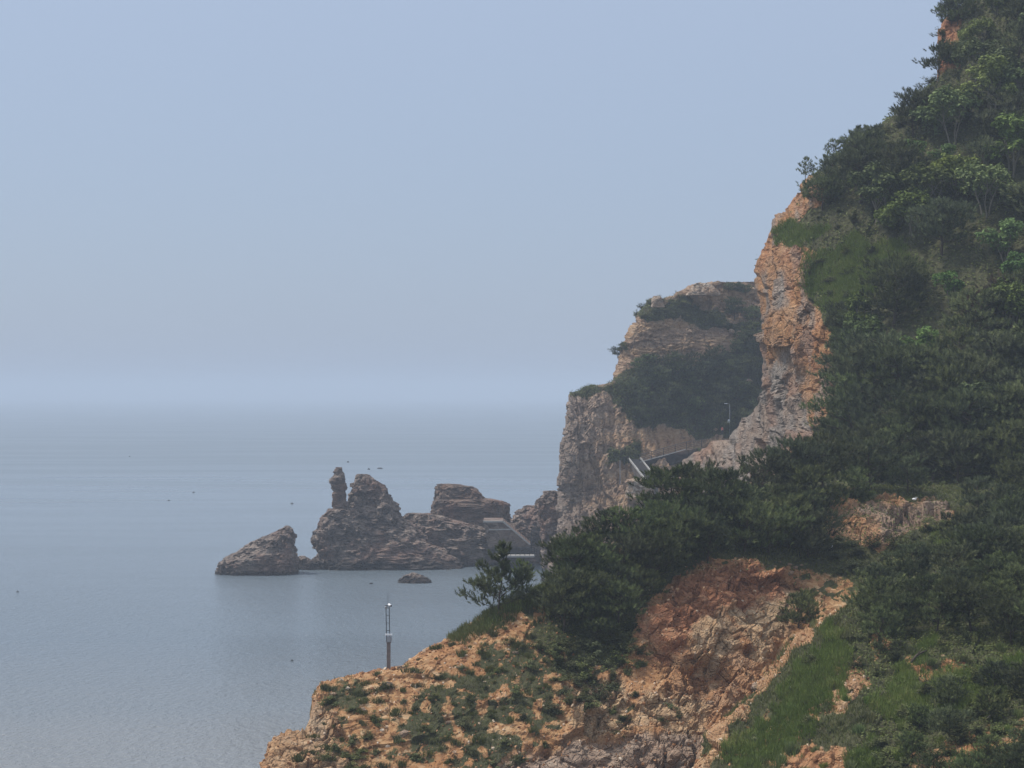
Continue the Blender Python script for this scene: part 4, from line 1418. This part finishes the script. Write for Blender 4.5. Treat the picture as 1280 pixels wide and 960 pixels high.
MB().bar((0, 0, -1), (0, 0, 44 * YS / F), .13, .13).build('pole', M['grey_steel'])
bpy.data.objects['pole'].location = q
tag(bpy.data.objects['pole'], 'thin grey pole standing against the rock left of the steep stairs', 'pole')

# lamp post with a box
q, _ = L4.at(911, 540)
q = q + np.array([0, -2.0, 0])
k = q[1] / F
root = empty('street_lamp', q, 'slim white lamp post with a hanging box beside the path of the far headland', 'lamp post')
top = (540 - 505) * k
MB().tube([(0, 0, -1), (0, 0, top)], [.07, .045], 8).build('pole', M['grey_steel'], root, True)
MB().tube([(0, 0, top), (-.3, 0, top + .18), (-.75, 0, top + .2)], [.035, .03, .03], 6).build('arm', M['grey_steel'], root)
MB().box((-.85, 0, top + .17), (.6, .26, .13)).build('lamp_head', M['white'], root)
MB().box((-.22, -.05, 14 * k), (.36, .2, .75)).build('box', M['white'], root)

# ------------------------------------------------------------------ concrete stairway on the sea stack
Yc = 464.0
def S(px, py, dy=0):
    return W(px, py, Yc + dy)


o = S(650, 694)
root = empty('stairway', o, 'concrete terrace stairway with pale copings below the flat topped block', 'stairs')
w = lambda *pts: [(S(x, y)[0] - o[0], S(x, y)[2] - o[2]) for x, y in pts]
n = 16
prof = w((604, 652), (629, 652))
for i in range(n):
    x0, y0, x1, y1 = 629, 652, 663, 681
    prof += w((x0 + (x1 - x0) * i / n, y0 + (y1 - y0) * (i + 1) / n), (x0 + (x1 - x0) * (i + 1) / n, y0 + (y1 - y0) * (i + 1) / n))
prof += w((663, 694), (612, 694))
MB().prism(prof, 0, 14).build('steps', M['stack_rock'], root)
P3 = lambda x, y, d: tuple(np.array(S(x, y)) - o + [0, d, 0])
MB().bar(P3(604, 652, -.16), P3(629, 652, -.16), .3, .34).build('coping', M['coping'], root)
MB().bar(P3(629, 652, -.16), P3(663, 681, -.16), .3, .34).build('coping', M['coping'], root)
MB().bar(P3(611, 662, -.12), P3(639, 661.5, -.12), .24, .3).build('coping', M['coping'], root)
MB().bar(P3(618, 693.5, -3.2), P3(668, 693.5, -3.2), 3, .4).build('landing', M['coping'], root)
rail_fence('railing', [S(626, 693, -4.3), S(668, 693, -4.3)], 1.5, 'dark railing along the pale landing at the water below the block', M['dark_steel'], 8)
root = empty('gate_frame', S(670, 684, -6), 'dark steel gate frame beside the stairway at the foot of the outcrop', 'gate frame')
for x in (664, 676):
    MB().bar(np.array(S(x, 684, -6)) - S(670, 684, -6) - [0, 0, 1.2], np.array(S(x, 663, -6)) - S(670, 684, -6), .22, .22).build('post', M['dark_steel'], root)
MB().bar(np.array(S(662.5, 662.5, -6)) - S(670, 684, -6), np.array(S(677, 662.5, -6)) - S(670, 684, -6), .3, .25).build('crossbar', M['dark_steel'], root)


# ------------------------------------------------------------------ people (a few pixels tall)
def person(loc, label, shirt, rz=0.0, step=.12):
    root = empty('person', loc, label, 'person')
    root.rotation_euler = (0, 0, rz)
    J = {'pel': (0, 0, .95, .15), 'waist': (0, 0, 1.1, .14), 'chest': (0, 0, 1.32, .17), 'neck': (0, 0, 1.5, .065), 'head0': (0, -.01, 1.58, .085), 'head1': (0, -.02, 1.70, .09),
         'shl': (.17, 0, 1.42, .07), 'ell': (.23, .02, 1.16, .05), 'wrl': (.22, -.08, .94, .035), 'hal': (.22, -.1, .85, .04), 'shr': (-.17, 0, 1.42, .07), 'elr': (-.23, .02, 1.16, .05), 'wrr': (-.22, -.08, .94, .035), 'har': (-.22, -.1, .85, .04),
         'hil': (.09, 0, .9, .1), 'knl': (.1, -step, .5, .07), 'anl': (.1, -step * .6, .09, .05), 'tol': (.11, -step * .6 - .17, .04, .04), 'hir': (-.09, 0, .9, .1), 'knr': (-.1, step * .4, .5, .07), 'anr': (-.1, step, .09, .05), 'tor': (-.11, step - .17, .04, .04)}
    E = 'pel-waist waist-chest chest-neck neck-head0 head0-head1 chest-shl shl-ell ell-wrl wrl-hal chest-shr shr-elr elr-wrr wrr-har pel-hil hil-knl knl-anl anl-tol pel-hir hir-knr knr-anr anr-tor'.split()
    names = list(J)
    me = bpy.data.meshes.new('body')
    me.from_pydata([J[k][:3] for k in names], [[names.index(x) for x in e.split('-')] for e in E], [])
    o = link('body', me, root)
    o.modifiers.new('skin', 'SKIN')
    for i, k in enumerate(names):
        me.skin_vertices[0].data[i].radius = (J[k][3], J[k][3])
        me.skin_vertices[0].data[i].use_root = k == 'pel'
    o.modifiers.new('sub', 'SUBSURF').levels = 1
    dg = bpy.context.evaluated_depsgraph_get()
    me2 = bpy.data.meshes.new_from_object(o.evaluated_get(dg))
    o.modifiers.clear()
    o.data = me2
    me2.materials.clear()
    for mt in ('skin', shirt, 'navy_cloth', 'black'):
        me2.materials.append(M[mt])
    for f in me2.polygons:
        z = f.center.z
        f.material_index = 3 if z < .09 else 2 if z < .98 and abs(f.center.x) < .2 else 1 if .98 <= z < 1.5 and not (abs(f.center.x) > .19 and z < 1.2) else 0
    h = bmesh.new()
    bmesh.ops.create_icosphere(h, subdivisions=2, radius=.118)
    for v in h.verts:
        v.co = (v.co.x, v.co.y * 1.05 + .015, max(v.co.z, -.02 if v.co.y < 0 else -.1) + 1.70)
    mh = bpy.data.meshes.new('hair')
    h.to_mesh(mh)
    h.free()
    mh.materials.append(M['hair'])
    link('hair', mh, root)
    return root


q, _ = L4.at(900, 546)
person(q + np.array([0, -2.5, .1]), 'person in a coral red top standing on the path of the far headland', 'red_cloth', .4)
person(S(622, 692.2, -3.2), 'person in a white top standing on the landing below the flat topped block', 'white_cloth', 1.2)

# ------------------------------------------------------------------ floats on the sea
fl = None
for x, y, s in [(162, 571, 1.1), (242, 616, .9), (211, 626, .8), (365, 630, 1.0), (22, 740, .5), (365, 826, .42)]:
    Yf = sea_y(y)
    q = W(x, y, Yf)
    if fl is None:
        bm = bmesh.new()
        bmesh.ops.create_uvsphere(bm, u_segments=16, v_segments=10, radius=.5)
        for v in bm.verts:
            v.co.z = v.co.z * .75 + .12
        r = bmesh.ops.create_cone(bm, segments=8, radius1=.09, radius2=.06, depth=.5, cap_ends=True)
        for v in r['verts']:
            v.co.z += .6
        fl = bpy.data.meshes.new('float')
        bm.to_mesh(fl)
        bm.free()
        fl.materials.append(M['float'])
    o = link('buoy', fl)
    o.location = q
    o.scale = (s * 1.1, s * .8, s * .8)
    tag(o, 'tiny dark float bobbing alone on the open sea', 'buoy', 'floats on the open sea')

# ------------------------------------------------------------------ sea
def sea_material():
    t = NT('sea_water')
    near = t.noise(.9, 4, .65, t.scale((1.0, .75, 1), (0, 0, 8)))
    mid = t.noise(.16, 4, .6, t.scale((1.1, .8, 1), (0, 0, 14)))
    swell = t.noise(.03, 3, .5, t.scale((1.1, .8, 1), (0, 0, 20)))
    patch = t.noise(.012, 3, .6, t.scale((.35, 1.5, 1)))
    h = t.math('ADD', t.math('MULTIPLY', near, .75), t.math('ADD', t.math('MULTIPLY', mid, .5), t.math('MULTIPLY', swell, .2)))
    sep = t.n('ShaderNodeSeparateXYZ')
    t.put(sep.inputs[0], t.co)
    h = t.math('MULTIPLY', h, t.mapr(sep.outputs[1], 150, 1000, 1, .06))
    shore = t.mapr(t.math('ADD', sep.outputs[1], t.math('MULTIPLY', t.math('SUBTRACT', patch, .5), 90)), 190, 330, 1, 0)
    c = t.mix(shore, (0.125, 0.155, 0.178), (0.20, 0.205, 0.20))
    rough = t.math('ADD', t.mapr(patch, .35, .65, .16, .24), t.mapr(sep.outputs[1], 500, 1500, 0, .25))
    t.b.inputs['IOR'].default_value = 1.33
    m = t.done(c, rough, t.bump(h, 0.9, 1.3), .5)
    return m


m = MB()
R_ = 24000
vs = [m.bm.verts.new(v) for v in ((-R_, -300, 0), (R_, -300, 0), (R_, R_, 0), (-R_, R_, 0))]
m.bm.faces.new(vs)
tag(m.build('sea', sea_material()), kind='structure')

# ------------------------------------------------------------------ haze
hz = NT('sea_haze')
hz.t.nodes.remove(hz.b)
vol = hz.n('ShaderNodeVolumePrincipled')
vol.inputs['Color'].default_value = (0.59, 0.675, 0.785, 1)
vol.inputs['Density'].default_value = 0.00032
vol.inputs['Anisotropy'].default_value = 0.0
hz.t.links.new(vol.outputs[0], hz.out.inputs['Volume'])
zt = 95.0
o = MB().box((0, R_ / 2 - 200, (zt - 1.0) / 2), (2 * R_ + 400, R_ + 600, zt + 1.0)).build('haze', hz.m)
tag(o, 'pale bluish sea haze over the whole bay', 'haze', kind='stuff')

# ------------------------------------------------------------------ light, sky, camera
SUN_EL, SUN_AZ = 58.0, -78.0        # azimuth clockwise from +Y (ahead); the sun stands high on the left
az, el = math.radians(SUN_AZ), math.radians(SUN_EL)
d = Vector((math.sin(az) * math.cos(el), math.cos(az) * math.cos(el), math.sin(el)))
sun = bpy.data.lights.new('sun', 'SUN')
sun.energy = 2.3
sun.angle = math.radians(6)
sun.color = (1.0, 0.95, 0.88)
so = bpy.data.objects.new('sun', sun)
COL.objects.link(so)
so.rotation_euler = d.to_track_quat('Z', 'Y').to_euler()
so.location = (0, 0, 200)

wd = bpy.data.worlds.new('World')
sc.world = wd
wd.use_nodes = True
nt = wd.node_tree
bg = nt.nodes['Background']
sky = nt.nodes.new('ShaderNodeTexSky')
sky.sky_type = 'NISHITA'
sky.sun_disc = False
sky.sun_elevation = el
sky.sun_rotation = az
sky.air_density = 1.0
sky.dust_density = 1.0
sky.ozone_density = 1.0
veil = nt.nodes.new('ShaderNodeMix')          # high thin overcast that evens out the clear sky
veil.data_type = 'RGBA'
veil.inputs[0].default_value = 0.82
nt.links.new(sky.outputs[0], veil.inputs[6])
geo = nt.nodes.new('ShaderNodeNewGeometry')
sep = nt.nodes.new('ShaderNodeSeparateXYZ')
nt.links.new(geo.outputs['Incoming'], sep.inputs[0])
up = nt.nodes.new('ShaderNodeMath')             # overcast is brightest overhead
up.operation = 'ABSOLUTE'
nt.links.new(sep.outputs[2], up.inputs[0])
rmp = nt.nodes.new('ShaderNodeMix')
rmp.data_type = 'RGBA'
nt.links.new(up.outputs[0], rmp.inputs[0])
rmp.inputs[6].default_value = (1.62, 2.06, 3.0, 1)
rmp.inputs[7].default_value = (5.2, 5.6, 6.3, 1)
nt.links.new(rmp.outputs[2], veil.inputs[7])
nt.links.new(veil.outputs[2], bg.inputs[0])
bg.inputs[1].default_value = 0.1

cam = bpy.data.cameras.new('camera')
cam.sensor_width = 36
cam.lens = 72
cam.shift_y = 10 / 1280
cam.clip_start = 1
cam.clip_end = 60000
co = bpy.data.objects.new('camera', cam)
COL.objects.link(co)
co.location = (0, 0, H)
co.rotation_euler = (math.radians(90), 0, 0)
sc.camera = co

sc.view_settings.view_transform = 'Standard'
sc.view_settings.look = 'None'
sc.view_settings.exposure = 0.8
sc.view_settings.gamma = 1
sc.render.engine = 'CYCLES'
sc.cycles.use_denoising = True
try:
    sc.cycles.denoiser = 'OPENIMAGEDENOISE'
except Exception:
    pass
sc.cycles.max_bounces = 5
sc.cycles.diffuse_bounces = 2
sc.cycles.glossy_bounces = 2
sc.cycles.transmission_bounces = 3
sc.cycles.volume_bounces = 1
